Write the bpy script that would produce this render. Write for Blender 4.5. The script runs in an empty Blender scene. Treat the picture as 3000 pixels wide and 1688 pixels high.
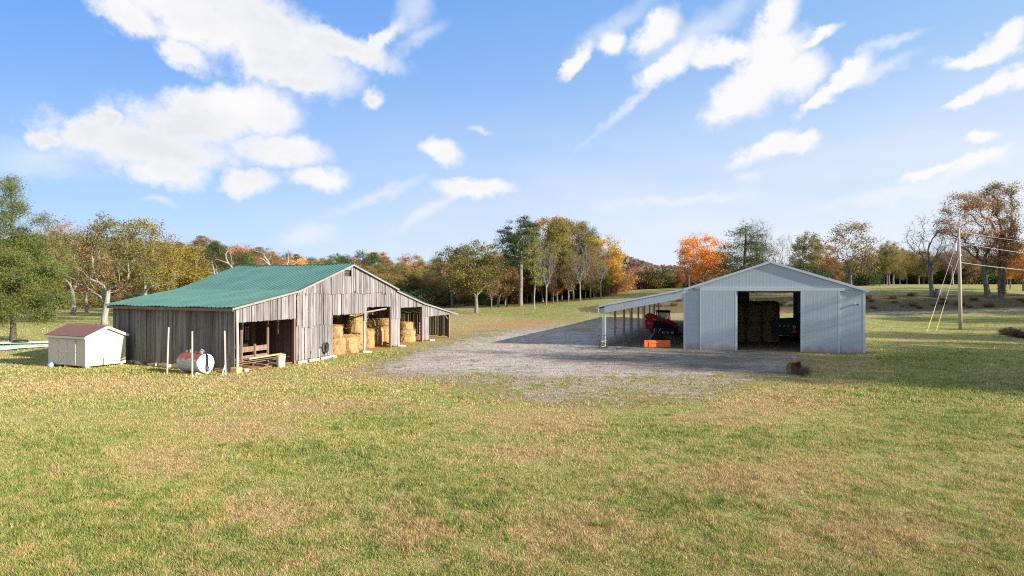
import bpy, math, random
import numpy as np
from mathutils import Vector, Matrix
R=math.radians
SC=bpy.context.scene; COL=SC.collection
F=1850.0; HC=4.5; HY=845.0; CX=1500.0

# ------------------------------------------------------------ terrain
def _tp():
    P=[]
    def g(px,py,Y): P.append(((px-CX)/F*Y, Y, HC-(py-HY)*Y/F))
    def w(x,y,z): P.append((x,y,z))
    for x in (-60,-40,-20,0,15,30): 
        for y in (-25,0,15,28): w(x,y,0)
    for p in [(-40,38,0),(-24,36,0),(-18,33,0),(-14.5,33.2,0),(-25,40,0),(-11,42,0.02),(-8,47,.05),(-5.5,56,.12),(-16,52,.05),(-20,48,.0),
              (-1,50,-.12),(2,44,-.05),(-40,51,0),(-60,60,0),(7,48.6,0),(12.7,46.6,0),(18,44.5,.0),(23.8,42.6,.1),(24.4,60,.1),(24.4,79,.2),(14,70,.05),
              (19,81,.15),(35,79,.35),(34,58,.2),(40,40,.25),(60,40,.5),(60,20,.2),(80,60,.9),(46.9,66,.1),(30,35,.08),(15,30,0),(60,68,.3),(52,75,.3),(70,80,.8),(9,60,-.02)]: w(*p)
    for p in [(2650,921,88),(2560,921,89),(2850,915,87),(3000,905,86),(2700,868,96),(2560,868,97),(2924,874,93),(3100,868,95),(2600,838,150),(3000,838,150),(2600,835,170),(3000,835,175),
              (2300,842,150),(2300,868,112),(2300,910,92),(2200,915,95),(2100,842,150),(2050,870,113),(2050,905,96),
              (1395,920,108),(1525,897,125),(1640,883,130),(1790,866,135),(2000,848,140),(1400,945,84),(1550,925,92),(1700,905,98),(1850,885,106),(1700,945,78),(1850,925,86),
              (1850,852,175),(1700,862,170),(1500,880,175),(307,953,77),(650,940,85),(250,893,170),(0,900,150),(-200,900,150),(900,930,100),(1150,925,105),(600,885,165),(900,885,165),(1200,890,150)]: g(*p)
    for p in [(-150,300,7),(-60,300,6),(0,300,6),(50,320,7),(120,320,4.6),(250,320,4.6),(-300,300,8),(-60,230,2.5),(-120,220,2.5),(0,220,2.5),(60,230,5),(120,230,4.8),(200,200,5),
              (-200,150,1),(-300,60,0),(-200,0,0),(200,100,4),(200,0,1),(300,0,1),(0,-120,0),(-300,-120,0),(300,-120,0),(0,700,14),(-400,700,14),(400,700,14),(-700,300,8),(700,300,8),(700,700,14),(-700,700,14)]: w(*p)
    return np.array(P)
_TP=_tp(); _C=7.0
def _phi(a,b):
    d2=((a[:,None,:]-b[None,:,:])**2).sum(2); return np.sqrt(d2+_C*_C)
_NT=len(_TP); _n=_NT; _A=np.zeros((_n+3,_n+3)); _A[:_n,:_n]=_phi(_TP[:,:2],_TP[:,:2])-np.eye(_n)*0.6
_A[:_n,_n]=1; _A[:_n,_n+1:]=_TP[:,:2]/100; _A[_n,:_n]=1; _A[_n+1:,:_n]=(_TP[:,:2]/100).T
_W=np.linalg.solve(_A,np.concatenate([_TP[:,2],np.zeros(3)]))
def terr(x,y):
    x=np.atleast_1d(np.asarray(x,float)); y=np.atleast_1d(np.asarray(y,float)); out=np.empty(len(x))
    for i in range(0,len(x),20000):
        q=np.stack([x[i:i+20000],y[i:i+20000]],1)
        out[i:i+20000]=_phi(q,_TP[:,:2])@_W[:_NT]+_W[_NT]+(q/100)@_W[_NT+1:]
    # small undulation
    out+=0.035*np.sin(x*.55+1.3*np.sin(y*.31))*np.sin(y*.42+x*.17)*np.clip((y-5)/10,0,1)*np.clip((np.hypot(x-18,y-44)-9)/10,0,1)
    return out
def tz(x,y): return float(terr([x],[y])[0])
def at(px,Y): x=(px-CX)/F*Y; return Vector((x,Y,tz(x,Y)))
def hit(px,py):
    "ground point seen at a pixel"
    Ys=np.geomspace(8,260,1500); xs=(px-CX)/F*Ys; z=terr(xs,Ys); ray=HC-(py-HY)*Ys/F
    i=np.argmax(ray<=z); 
    if not (ray<=z).any(): i=len(Ys)-1
    return Vector((xs[i],Ys[i],z[i]))

# ------------------------------------------------------------ naming helpers
def link(o): COL.objects.link(o); return o
def tag(o,label=None,cat=None,group=None,kind=None):
    if label: o['label']=label
    if cat: o['category']=cat
    if group: o['group']=group
    if kind: o['kind']=kind
    return o
def thing(name,loc,label,cat,rz=0,group=None):
    o=bpy.data.objects.new(name,None); link(o); o.location=loc; o.rotation_euler=(0,0,rz); o.empty_display_size=.3
    return tag(o,label,cat,group)
class MB:
    def __init__(s): s.v=[]; s.f=[]
    def add(s,vs,fs):
        n=len(s.v); s.v+= [tuple(p) for p in vs]; s.f+=[tuple(i+n for i in f) for f in fs]; return s
    def hexa(s,p):  # 8 points: bottom 4 ccw, top 4 ccw
        return s.add(p,[(3,2,1,0),(4,5,6,7),(0,1,5,4),(1,2,6,5),(2,3,7,6),(3,0,4,7)])
    def box(s,x0,x1,y0,y1,z0,z1,T=None):
        p=[(x0,y0,z0),(x1,y0,z0),(x1,y1,z0),(x0,y1,z0),(x0,y0,z1),(x1,y0,z1),(x1,y1,z1),(x0,y1,z1)]
        if T: p=[T(*q) for q in p]
        return s.hexa(p)
    def prism(s,poly,off,T=None):
        n=len(poly); a=[Vector(p) for p in poly]; o=Vector(off); b=[p+o for p in a]; p=a+b
        if T: p=[T(*q) for q in p]
        return s.add(p,[tuple(range(n-1,-1,-1)),tuple(range(n,2*n))]+[(i,(i+1)%n,n+(i+1)%n,n+i) for i in range(n)])
    def tube(s,pts,rad,n=8,cap=True):
        pts=[Vector(p) for p in pts]; 
        if not hasattr(rad,'__len__'): rad=[rad]*len(pts)
        base=len(s.v); ref=None
        for i,p in enumerate(pts):
            d=(pts[min(i+1,len(pts)-1)]-pts[max(i-1,0)]); 
            if d.length<1e-9: d=Vector((0,0,1))
            d.normalize()
            if ref is None: ref=Vector((1,0,0)) if abs(d.x)<.8 else Vector((0,1,0))
            a=(ref-d*ref.dot(d)); a.normalize(); b=d.cross(a); ref=a
            for k in range(n):
                t=2*math.pi*k/n; s.v.append(tuple(p+(a*math.cos(t)+b*math.sin(t))*rad[i]))
        for i in range(len(pts)-1):
            for k in range(n):
                a0=base+i*n+k; a1=base+i*n+(k+1)%n; s.f.append((a0,a1,a1+n,a0+n))
        if cap:
            s.f.append(tuple(base+k for k in range(n-1,-1,-1))); e=base+(len(pts)-1)*n; s.f.append(tuple(e+k for k in range(n)))
        return s
    def beam(s,a,b,w,h,up=(0,0,1)):
        a=Vector(a); b=Vector(b); d=(b-a).normalized(); u=Vector(up); x=d.cross(u)
        if x.length<1e-4: x=d.cross(Vector((0,1,0)))
        x.normalize(); u=x.cross(d); p=[]
        for e in (a,b):
            for sx,su in ((-1,-1),(1,-1),(1,1),(-1,1)): p.append(e+x*sx*w/2+u*su*h/2)
        return s.hexa(p)
    def lathe(s,prof,n=24,T=None):
        m=len(prof); vs=[]
        for r,z in prof:
            for k in range(n): t=2*math.pi*k/n; vs.append((r*math.cos(t),r*math.sin(t),z))
        if T: vs=[T(*q) for q in vs]
        fs=[(i*n+k,i*n+(k+1)%n,(i+1)*n+(k+1)%n,(i+1)*n+k) for i in range(m-1) for k in range(n)]
        fs+= [tuple(range(n-1,-1,-1)),tuple((m-1)*n+k for k in range(n))]
        return s.add(vs,fs)
    def build(s,name,mat,parent=None,smooth=False,bev=0,rel=None):
        me=bpy.data.meshes.new(name); v=s.v
        if rel is not None: v=[(p[0]-rel[0],p[1]-rel[1],p[2]-rel[2]) for p in v]
        me.from_pydata(v,[],s.f); me.update()
        if mat: me.materials.append(mat)
        if smooth: me.polygons.foreach_set('use_smooth',[True]*len(me.polygons))
        o=bpy.data.objects.new(name,me); link(o)
        if parent: o.parent=parent
        if bev:
            m=o.modifiers.new('b','BEVEL'); m.width=bev; m.segments=2; m.limit_method='ANGLE'
        return o
def npmesh(name,v,faces_n,mat,attrs=None,smooth=False):
    "v (N,3); consecutive faces of faces_n vertices each"
    me=bpy.data.meshes.new(name); n=len(v); nf=n//faces_n
    me.vertices.add(n); me.vertices.foreach_set('co',np.ascontiguousarray(v,dtype=np.float32).ravel())
    me.loops.add(n); me.loops.foreach_set('vertex_index',np.arange(n,dtype=np.int32))
    me.polygons.add(nf); me.polygons.foreach_set('loop_start',np.arange(0,n,faces_n,dtype=np.int32))
    try: me.polygons.foreach_set('loop_total',np.full(nf,faces_n,dtype=np.int32))
    except Exception: pass
    me.update(calc_edges=True)
    if mat: me.materials.append(mat)
    for k,a in (attrs or {}).items():
        at_=me.attributes.new(k,'FLOAT','POINT'); at_.data.foreach_set('value',np.ascontiguousarray(a,dtype=np.float32))
    return me
def mobj(name,me,parent=None,loc=(0,0,0)):
    o=bpy.data.objects.new(name,me); link(o); o.location=loc
    if parent: o.parent=parent
    return o
def kids(o): return [c for c in COL.objects if c.parent==o]
KID={}
def dup(root,loc,rz=0,scale=None,label=None,group=None,cat=None,name=None):
    if root.name not in KID:
        KID[root.name]=[(c,kids(c)) for c in kids(root)]
    r=root.copy(); link(r); r.location=loc; r.rotation_euler=(0,0,rz)
    if name: r.name=name
    if scale is not None: r.scale=scale if hasattr(scale,'__len__') else (scale,)*3
    if label: r['label']=label
    if group: r['group']=group
    if cat: r['category']=cat
    out=[]
    for c,gs in KID[root.name]:
        d=c.copy(); link(d); d.parent=r; out.append(d)
        for g in gs:
            e=g.copy(); link(e); e.parent=d
    return r,out

# ------------------------------------------------------------ materials
class NT:
    def __init__(s,nt): s.t=nt; s.n=nt.nodes; s.l=nt.links
    def __call__(s,typ,ins=None,**kw):
        nd=s.n.new(typ)
        for k,v in kw.items(): setattr(nd,k,v)
        for k,v in (ins or {}).items(): s.put(nd.inputs[k],v)
        return nd
    def put(s,sock,v):
        if isinstance(v,bpy.types.NodeSocket): s.l.new(v,sock)
        elif isinstance(v,bpy.types.Node): s.l.new(v.outputs[0],sock)
        else: sock.default_value=v
    def math(s,op,a,b=0.0,c=0.0,clamp=False):
        nd=s.n.new('ShaderNodeMath'); nd.operation=op; nd.use_clamp=clamp
        s.put(nd.inputs[0],a); s.put(nd.inputs[1],b)
        if len(nd.inputs)>2: s.put(nd.inputs[2],c)
        return nd.outputs[0]
    def mix(s,fac,a,b,blend='MIX'):
        nd=s.n.new('ShaderNodeMix'); nd.data_type='RGBA'; nd.blend_type=blend
        s.put(nd.inputs[0],fac); s.put(nd.inputs[6],a); s.put(nd.inputs[7],b); return nd.outputs[2]
    def noise(s,vec,scale,detail=4,rough=.55,out='Fac',dist=0):
        nd=s('ShaderNodeTexNoise',{'Vector':vec,'Scale':scale,'Detail':detail,'Roughness':rough,'Distortion':dist}); return nd.outputs[out]
    def rng(s,v,a,b,c=0.0,d=1.0,smooth=False):
        nd=s.n.new('ShaderNodeMapRange'); nd.clamp=True
        if smooth: nd.interpolation_type='SMOOTHSTEP'
        s.put(nd.inputs[0],v); s.put(nd.inputs[1],a); s.put(nd.inputs[2],b); s.put(nd.inputs[3],c); s.put(nd.inputs[4],d); return nd.outputs[0]
    def mapv(s,vec,scale=(1,1,1),rot=(0,0,0),loc=(0,0,0),typ='POINT'):
        nd=s('ShaderNodeMapping',{'Vector':vec,'Scale':scale,'Rotation':rot,'Location':loc},vector_type=typ); return nd.outputs[0]
def c4(c): return (c[0],c[1],c[2],1.0)
def newmat(name):
    m=bpy.data.materials.new(name); m.use_nodes=True; nt=NT(m.node_tree); b=m.node_tree.nodes['Principled BSDF']
    return m,nt,b
def co(nt,which='Object'): return nt('ShaderNodeTexCoord').outputs[which]
def bump(nt,b,h,strength=.4,dist=.02):
    bp=nt('ShaderNodeBump',{'Height':h,'Strength':strength,'Distance':dist}); nt.put(b.inputs['Normal'],bp)
def mpaint(name,col,rough=.5,metal=0,var=.12,scale=3,dirt=None,dirtamt=.5,bumps=0,spec=.4):
    m,nt,b=newmat(name); c=co(nt); n=nt.noise(c,scale,5,.6); n2=nt.noise(c,scale*6,4,.6)
    k=nt.rng(n,.3,.7,1-var,1+var); cc=nt('ShaderNodeVectorMath',{0:c4(col)[:3],'Scale':k},operation='SCALE').outputs[0]
    if dirt:
        f=nt.math('MULTIPLY',nt.rng(nt.math('ADD',n,nt.math('MULTIPLY',n2,.5)),.72,.95),dirtamt); cc=nt.mix(f,cc,c4(dirt))
    nt.put(b.inputs['Base Color'],cc); b.inputs['Roughness'].default_value=rough; b.inputs['Metallic'].default_value=metal
    b.inputs['Specular IOR Level'].default_value=spec
    if bumps: bump(nt,b,n2,bumps,.01)
    return m
def mwood(name,base,dark,light,rand=.35,axis=2,stain=.5,scale=1.0):
    "weathered boards: streaks along the board (axis), each board its own tone"
    m,nt,b=newmat(name); c=co(nt); sc=[16*scale,16*scale,16*scale]; sc[axis]=.55*scale
    g=nt.noise(nt.mapv(c,tuple(sc)),1,6,.7); sc2=[5*scale]*3; sc2[axis]=.5*scale
    st=nt.noise(nt.mapv(c,tuple(sc2)),1,4,.65)
    r=nt('ShaderNodeNewGeometry').outputs['Random Per Island']
    cc=nt.mix(nt.rng(g,.35,.7),c4(base),c4(light)); cc=nt.mix(nt.math('MULTIPLY',nt.rng(st,.5,.72),stain),cc,c4(dark))
    k=nt.rng(r,0,1,1-rand,1+rand*.7); cc=nt('ShaderNodeVectorMath',{0:cc,'Scale':k},operation='SCALE').outputs[0]
    nt.put(b.inputs['Base Color'],cc); b.inputs['Roughness'].default_value=.85; b.inputs['Specular IOR Level'].default_value=.2
    bump(nt,b,g,.5,.01); return m
# ------------------------------------------------------------ camera, sun, sky
cam=bpy.data.cameras.new('camera'); co_=bpy.data.objects.new('camera',cam); link(co_); SC.camera=co_
cam.sensor_width=36; cam.lens=36*F/3000; cam.clip_end=6000; cam.clip_start=.1
co_.location=(0,0,HC); co_.rotation_euler=(R(90)+math.atan((HY-844)/F)*0-0.0005,0,0)
SUN_AZ=R(155.2); SUN_EL=R(19.0)          # direction the shadows fall (from +X, ccw), height
sd=Vector((-math.cos(SUN_AZ)*math.cos(SUN_EL),-math.sin(SUN_AZ)*math.cos(SUN_EL),math.sin(SUN_EL)))   # towards the sun
sl=bpy.data.lights.new('sun','SUN'); sl.energy=5.0; sl.angle=R(.53); sl.color=(1,.93,.81)
so=bpy.data.objects.new('sun',sl); link(so); so.location=(40,-20,40); so.rotation_euler=(-sd).to_track_quat('-Z','Y').to_euler()
SC.view_settings.view_transform='Standard'; SC.view_settings.look='None'; SC.view_settings.gamma=1; SC.view_settings.use_curve_mapping=False
SC.view_settings.exposure=1.1
SC.cycles.max_bounces=4; SC.cycles.diffuse_bounces=2; SC.cycles.glossy_bounces=2; SC.cycles.transmission_bounces=3; SC.cycles.transparent_max_bounces=6
SC.cycles.use_denoising=False; SC.cycles.filter_width=1.15
try: SC.cycles.use_fast_gi=False
except Exception: pass
W=bpy.data.worlds.new('World'); SC.world=W; W.use_nodes=True; nt=NT(W.node_tree)
for n in list(nt.n): nt.n.remove(n)
out=nt('ShaderNodeOutputWorld'); bg=nt('ShaderNodeBackground'); nt.l.new(bg.outputs[0],out.inputs[0]); STR=.15; bg.inputs[1].default_value=STR
sky=nt('ShaderNodeTexSky',sky_type='NISHITA',sun_disc=False,sun_elevation=SUN_EL,sun_rotation=math.atan2(sd.x,sd.y),altitude=200,air_density=1.0,dust_density=.6,ozone_density=2.0)
gen=nt('ShaderNodeTexCoord').outputs['Generated']; sx=nt('ShaderNodeSeparateXYZ',{0:gen})
az=nt.math('ARCTAN2',sx.outputs[0],sx.outputs[1]); el=nt.math('ARCSINE',sx.outputs[2])
P=nt('ShaderNodeCombineXYZ',{0:az,1:el}).outputs[0]
w1=nt('ShaderNodeVectorMath',{0:nt.noise(P,7,5,.6,'Color'),1:(.5,.5,.5)},operation='SUBTRACT').outputs[0]
w2=nt('ShaderNodeVectorMath',{0:nt.noise(P,30,5,.6,'Color'),1:(.5,.5,.5)},operation='SUBTRACT').outputs[0]
Pw=nt('ShaderNodeVectorMath',{0:P,1:nt('ShaderNodeVectorMath',{0:w1,'Scale':.045},operation='SCALE').outputs[0]},operation='ADD').outputs[0]
Pw=nt('ShaderNodeVectorMath',{0:Pw,1:nt('ShaderNodeVectorMath',{0:w2,'Scale':.032},operation='SCALE').outputs[0]},operation='ADD').outputs[0]
def blobs(L,src,gr=1.0):
    acc=None
    for px,py,rx,ry,ang in L:
        rx*=gr; ry*=gr*1.04
        a=math.atan((px-CX)/F); e=math.atan((HY-py)/math.hypot(F,px-CX)); k=math.cos(a)**2
        m=nt.mapv(src,scale=(rx/F*k,ry/F*math.cos(a)*math.cos(e)**2,1),rot=(0,0,R(ang)),loc=(a,e,0),typ='TEXTURE')
        d=nt('ShaderNodeVectorMath',{0:m},operation='LENGTH').outputs['Value']; v=nt.math('SUBTRACT',1.0,d)
        acc=v if acc is None else nt.math('SMOOTH_MAX',acc,v,.12)
    return acc
SOLID=[(560,30,230,110,-5),(760,90,280,110,-22),(980,130,190,42,-12),(1120,120,70,22,35),(380,50,110,40,-18),(520,150,85,40,-15),(790,190,90,48,-8),(880,235,90,30,-5),
 (600,355,260,75,8),(680,300,120,50,0),(780,340,110,85,0),(560,300,110,40,10),(440,430,260,62,-4),(250,390,100,50,20),(500,500,120,45,-8),(820,450,130,42,0),(130,415,45,22,0),(310,350,45,28,0),
 (725,535,75,34,10),(930,527,90,30,0),(1090,290,30,32,-40),(1290,450,60,32,-12),(1385,560,110,24,0),
 (1680,185,60,22,38),(1800,120,40,36,0),(1920,85,75,45,30),(1960,185,85,32,28),(2100,155,110,34,-3),(2280,60,50,90,-25),(2260,180,110,90,25),(2190,270,130,70,30),(2150,325,70,28,15),(2330,230,90,55,10),(2400,120,70,18,25),
 (2500,215,70,28,35),(2440,270,120,20,25),(2390,310,50,18,10),(2250,435,90,30,30),(2310,430,75,32,0),(2350,410,50,22,0),
 (2930,110,90,36,25),(2880,150,120,24,5),(2970,215,110,28,22),(2850,270,70,18,25),(2860,400,48,18,20),(2860,470,90,26,22),(2740,505,90,16,20)]
THIN=[(1220,30,110,70,60),(1230,110,130,40,30),(960,240,150,60,0),(1400,380,50,18,0),(470,590,80,18,-5),(710,560,90,30,0),(1260,620,180,26,28),(1800,70,220,50,28),(2050,90,280,60,22),
 (2600,130,160,24,15),(2560,220,200,26,22),(2190,530,60,25,0),(2800,520,300,36,20),(2620,585,420,30,6),(2000,590,330,26,3),(1850,300,260,20,38),(120,470,260,80,0),(900,690,120,50,0),(1100,580,200,26,20)]
s1=blobs(SOLID,Pw,1.22); det=nt.noise(P,15,7,.68); det2=nt.noise(P,42,5,.65)
s1=nt.math('ADD',s1,nt.math('MULTIPLY',nt.math('SUBTRACT',det,.5),1.15)); s1=nt.math('ADD',s1,nt.math('MULTIPLY',nt.math('SUBTRACT',det2,.5),.5))
aS=nt.math('POWER',nt.rng(s1,-.18,.56,0,1,True),1.0)
s2=blobs(THIN,Pw); s2=nt.math('ADD',s2,nt.math('MULTIPLY',nt.math('SUBTRACT',nt.noise(nt.mapv(P,scale=(1,2.2,1)),9,7,.6),.5),1.1))
aT=nt.math('MULTIPLY',nt.rng(s2,.0,1.0,0,1,True),.55)
# generic clouds added in the unseen sky, kept heavy to whiten the ambient light
gn=nt.rng(nt.noise(nt.mapv(gen,scale=(1,1,2.5)),2.2,5,.6),.40,.58,0,.92,True)
gn=nt.math('MULTIPLY',gn,nt.rng(nt.math('ABSOLUTE',az),.72,.95))
# sky colour: the clear-sky model, deepened, with the pale low band of the photograph
k=1.0/(STR*2**SC.view_settings.exposure)
hz=nt.rng(el,0.0,.44); rgt=nt.rng(az,-.75,.75)
deep=nt.mix(rgt,(.075*k,.295*k,.84*k,1),(.28*k,.53*k,.92*k,1)); low=nt.mix(rgt,(.38*k,.58*k,.95*k,1),(.84*k,.90*k,.99*k,1))
grad=nt.mix(nt.math('POWER',hz,.8),low,deep)
base=nt.mix(.88,sky,grad)
cshade=nt.rng(nt.noise(nt.mapv(Pw,scale=(1,1.8,1)),4.5,4,.55),.38,.62)
cshade=nt.math('MULTIPLY',cshade,nt.rng(s1,.15,.7)); cshade=nt.math('MULTIPLY',cshade,nt.rng(az,.1,-.2,.12,.75))
cc=nt.mix(cshade,(.98*k,.975*k,.985*k,1),(.76*k,.78*k,.83*k,1))
hzf=nt.math('MULTIPLY',nt.rng(el,.34,.06,0,1,True),nt.rng(az,-.45,.45,.12,.85)); hzf=nt.math('MULTIPLY',hzf,nt.rng(nt.noise(nt.mapv(P,scale=(1,3.5,1),rot=(0,0,R(12))),3.0,5,.55),.3,.62,.35,1))
base=nt.mix(hzf,base,(.90*k,.93*k,.99*k,1))
c=nt.mix(aT,base,(.93*k,.95*k,1.0*k,1)); c=nt.mix(gn,c,(.85*k,.87*k,.9*k,1)); c=nt.mix(aS,c,cc)
c=nt.mix(nt.rng(el,-.01,-.03),c,(.10*k,.11*k,.07*k,1))
nt.l.new(c,bg.inputs[0])
W.cycles.sampling_method='MANUAL'; W.cycles.sample_map_resolution=256

# ------------------------------------------------------------ ground masks
def proj(x,y,z):
    y=np.maximum(y,.5); return CX+F*x/y, HY+(HC-z)*F/y, y
def polymask(px,py,poly,soft=14,ys=3.2):
    P_=np.array(poly,float)*[1,ys]; X=px; Y=py*ys; n=len(P_); dmin=np.full(len(px),1e9); ins=np.zeros(len(px),bool)
    for i in range(n):
        a=P_[i]; b=P_[(i+1)%n]; ab=b-a; t=np.clip(((X-a[0])*ab[0]+(Y-a[1])*ab[1])/(ab@ab+1e-9),0,1)
        dmin=np.minimum(dmin,np.hypot(X-a[0]-t*ab[0],Y-a[1]-t*ab[1]))
        c=((a[1]>Y)!=(b[1]>Y)); xi=(b[0]-a[0])*(Y-a[1])/(b[1]-a[1]+1e-12)+a[0]; ins^=(c&(X<xi))
    s=np.where(ins,dmin,-dmin); return np.clip(.5+s/(2*soft),0,1)
def ell(px,py,cx,cy,rx,ry,p=1.0):
    return np.clip(1.25-np.hypot((px-cx)/rx,(py-cy)/ry),0,1)**p
GRAV=[(1040,1096),(1130,1062),(1230,1025),(1330,997),(1430,972),(1560,957),(1700,946),(1800,938),(1900,932),(2010,930),(2100,930),(2190,940),(2300,975),(2340,1030),(2360,1075),(2300,1100),(2180,1108),(2000,1112),(1800,1115),(1600,1116),(1450,1106),(1250,1104)]
PATCH=[(1230,1104),(1300,1130),(1420,1165),(1600,1196),(1850,1200),(2060,1180),(2200,1140),(2300,1100),(2340,1080),(2200,1095),(1900,1105),(1450,1100)]
def masks(x,y,z):
    px,py,yy=proj(x,y,z); ok=(y>1)
    g=polymask(px,py,GRAV,75)*ok*.86; p=polymask(px,py,PATCH,60)*ok
    g2=np.maximum(g,p*.50)
    g2=np.maximum(g2,polymask(px,py,[(2540,917),(2700,914),(3100,905),(3100,911),(2700,921),(2540,926)],5)*ok*.95)
    # dark, trodden earth under the lean-to and inside the pole barn
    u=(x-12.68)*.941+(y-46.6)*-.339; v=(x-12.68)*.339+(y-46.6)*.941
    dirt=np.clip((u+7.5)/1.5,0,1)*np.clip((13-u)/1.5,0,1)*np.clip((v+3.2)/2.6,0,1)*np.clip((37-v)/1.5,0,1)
    for c in [(2150,1052,300,26),(1850,1052,260,18),(2050,1078,320,18),(2240,1095,150,14)]: dirt=np.maximum(dirt,ell(px,py,*c)*.95*ok)  # yard ellipses: brown dirt spread wider, with shade painted in
    ub=(x+14.54); vb=(y-33.2); # barn floor: red clay
    det=.3665*.468+.884*.9304; s=(ub*.468+vb*.884)/det; t=(vb*.3665-ub*.9304)/det
    clay=np.clip((s+.3)/.5,0,1)*np.clip((25.2-s)/.6,0,1)*np.clip((t+.55)/.6,0,1)*np.clip((11-t)/.5,0,1)
    for c in [(1480,958,150,9),(1330,975,90,9),(1560,945,120,7),(1900,940,160,5),(1700,968,60,6),(2110,905,120,10),(750,1082,90,12),(1690,1678,45,16),(2250,918,60,10)]: clay=np.maximum(clay,ell(px,py,*c)*.8*ok)
    dry=np.zeros(len(x))
    for c in [(250,1130,420,45),(700,1120,260,30),(900,1190,420,40),(1000,1095,150,30),(1500,955,260,14),(1850,955,240,16),(1900,930,160,10),(1600,1240,260,60),(700,1260,260,50),(480,1350,200,60),(800,1500,200,60),(2280,1180,260,50),(2450,1075,200,26),(2420,1130,150,25),
              (1560,1330,300,40),(2200,1400,420,80),(1700,1560,300,90),(2600,1560,380,110),(2680,990,120,12),(1250,925,260,14),(1400,935,200,12),(2100,1230,200,30),(1200,1560,180,80),(2650,1005,100,10),(700,905,900,14),(150,905,300,12),(1150,1120,140,20)]:
        dry=np.maximum(dry,ell(px,py,*c)*ok)
    grn=np.zeros(len(x))
    for c in [(300,1095,300,16),(1120,1045,200,14),(1080,1230,240,40),(1550,925,360,12),(1700,900,300,12),(200,1500,300,120),(450,1600,350,120),(1300,1480,260,120),(2200,1300,260,50),(2050,1450,260,80),(2700,1150,400,60),(2850,1250,300,80),(600,970,500,14),(1900,1270,300,40),(2750,1050,300,30),(2800,950,200,12),(1000,1330,300,60),(140,1330,220,80)]:
        grn=np.maximum(grn,ell(px,py,*c)*ok)
    bank=polymask(px,py,[(2190,905),(2300,868),(2560,866),(2750,868),(3100,864),(3100,898),(2750,912),(2550,916),(2190,922)],8)*ok
    bank=np.maximum(bank,polymask(px,py,[(1690,905),(1780,893),(2060,868),(2300,868),(2300,900),(2060,918),(1800,925),(1700,915)],8)*ok*.9)
    fp=((s>-.1)&(s<24.7)&(t>0)&(t<11))|((u>-.1)&(u<12)&(v>0)&(v<35))
    return g2,dirt,clay,dry,grn,bank,fp
MK=('gravel','dirt','clay','dry','grn','bank')
def groundcol(nt,c,blade=False):
    "colour of turf at a place; shared by the soil sheet and the blades growing on it"
    A={k:nt('ShaderNodeAttribute',attribute_name=k).outputs['Fac'] for k in MK}
    n1=nt.noise(c,.30,6,.6); n2=nt.noise(c,1.5,5,.62); n3=nt.noise(c,6.5,5,.65); n4=nt.noise(c,24,4,.7)
    mixn=nt.math('ADD',nt.math('ADD',nt.math('MULTIPLY',n1,.13),nt.math('MULTIPLY',n2,.30)),nt.math('ADD',nt.math('MULTIPLY',n3,.34),nt.math('MULTIPLY',n4,.23)))
    q=nt.math('ADD',mixn,nt.math('MULTIPLY',nt.math('SUBTRACT',A['dry'],A['grn']),.030))
    q=nt.math('ADD',q,nt.math('MULTIPLY',A['gravel'],.04))
    if blade: q=nt.math('ADD',q,nt.math('MULTIPLY',nt.math('SUBTRACT',nt('ShaderNodeNewGeometry').outputs['Random Per Island'],.5),.13))
    r=nt('ShaderNodeValToRGB',{0:nt.rng(q,.40,.605)}); e=r.color_ramp.elements
    cols=[(0,(.13,.175,.045)),(.25,(.225,.265,.062)),(.45,(.34,.335,.098)),(.62,(.44,.355,.14)),(.8,(.40,.265,.13)),(1,(.60,.47,.26))]
    e[0].position=0; e[0].color=c4(cols[0][1]); e[1].position=1; e[1].color=c4(cols[-1][1])
    for p,k in cols[1:-1]: x=e.new(p); x.color=c4(k)
    g=r.outputs[0]
    g=nt.mix(nt.math('MULTIPLY',nt.rng(nt.math('ADD',A['gravel'],nt.math('MULTIPLY',nt.math('SUBTRACT',n2,.5),1.4)),.15,.4),.8),g,nt.mix(nt.rng(n2,.4,.6),nt.mix(nt.rng(n3,.42,.58),(.13,.16,.045,1),(.30,.30,.09,1)),nt.mix(nt.rng(n3,.42,.58),(.24,.13,.06,1),(.50,.30,.14,1))))
    g=nt.mix(nt.math('MULTIPLY',nt.rng(nt.math('ADD',A['dry'],nt.math('MULTIPLY',nt.math('SUBTRACT',mixn,.5),3.2)),.35,.85),.6),g,nt.mix(nt.rng(n3,.4,.6),(.34,.215,.10,1),(.52,.39,.19,1)))
    if not blade: g=nt.mix(nt.math('MULTIPLY',nt.rng(nt.math('ADD',nt.math('MULTIPLY',n3,.5),nt.math('MULTIPLY',n4,.5)),.52,.62),.75),g,(.085,.06,.038,1))
    g=nt.mix(nt.math('MULTIPLY',nt.rng(A['bank'],.25,.75),.85),g,nt.mix(n3,(.05,.055,.03,1),(.20,.13,.085,1)))  # bank: dark brush tone with the slope's shade painted in
    return g,A,n1,n2,n3,n4
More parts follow.
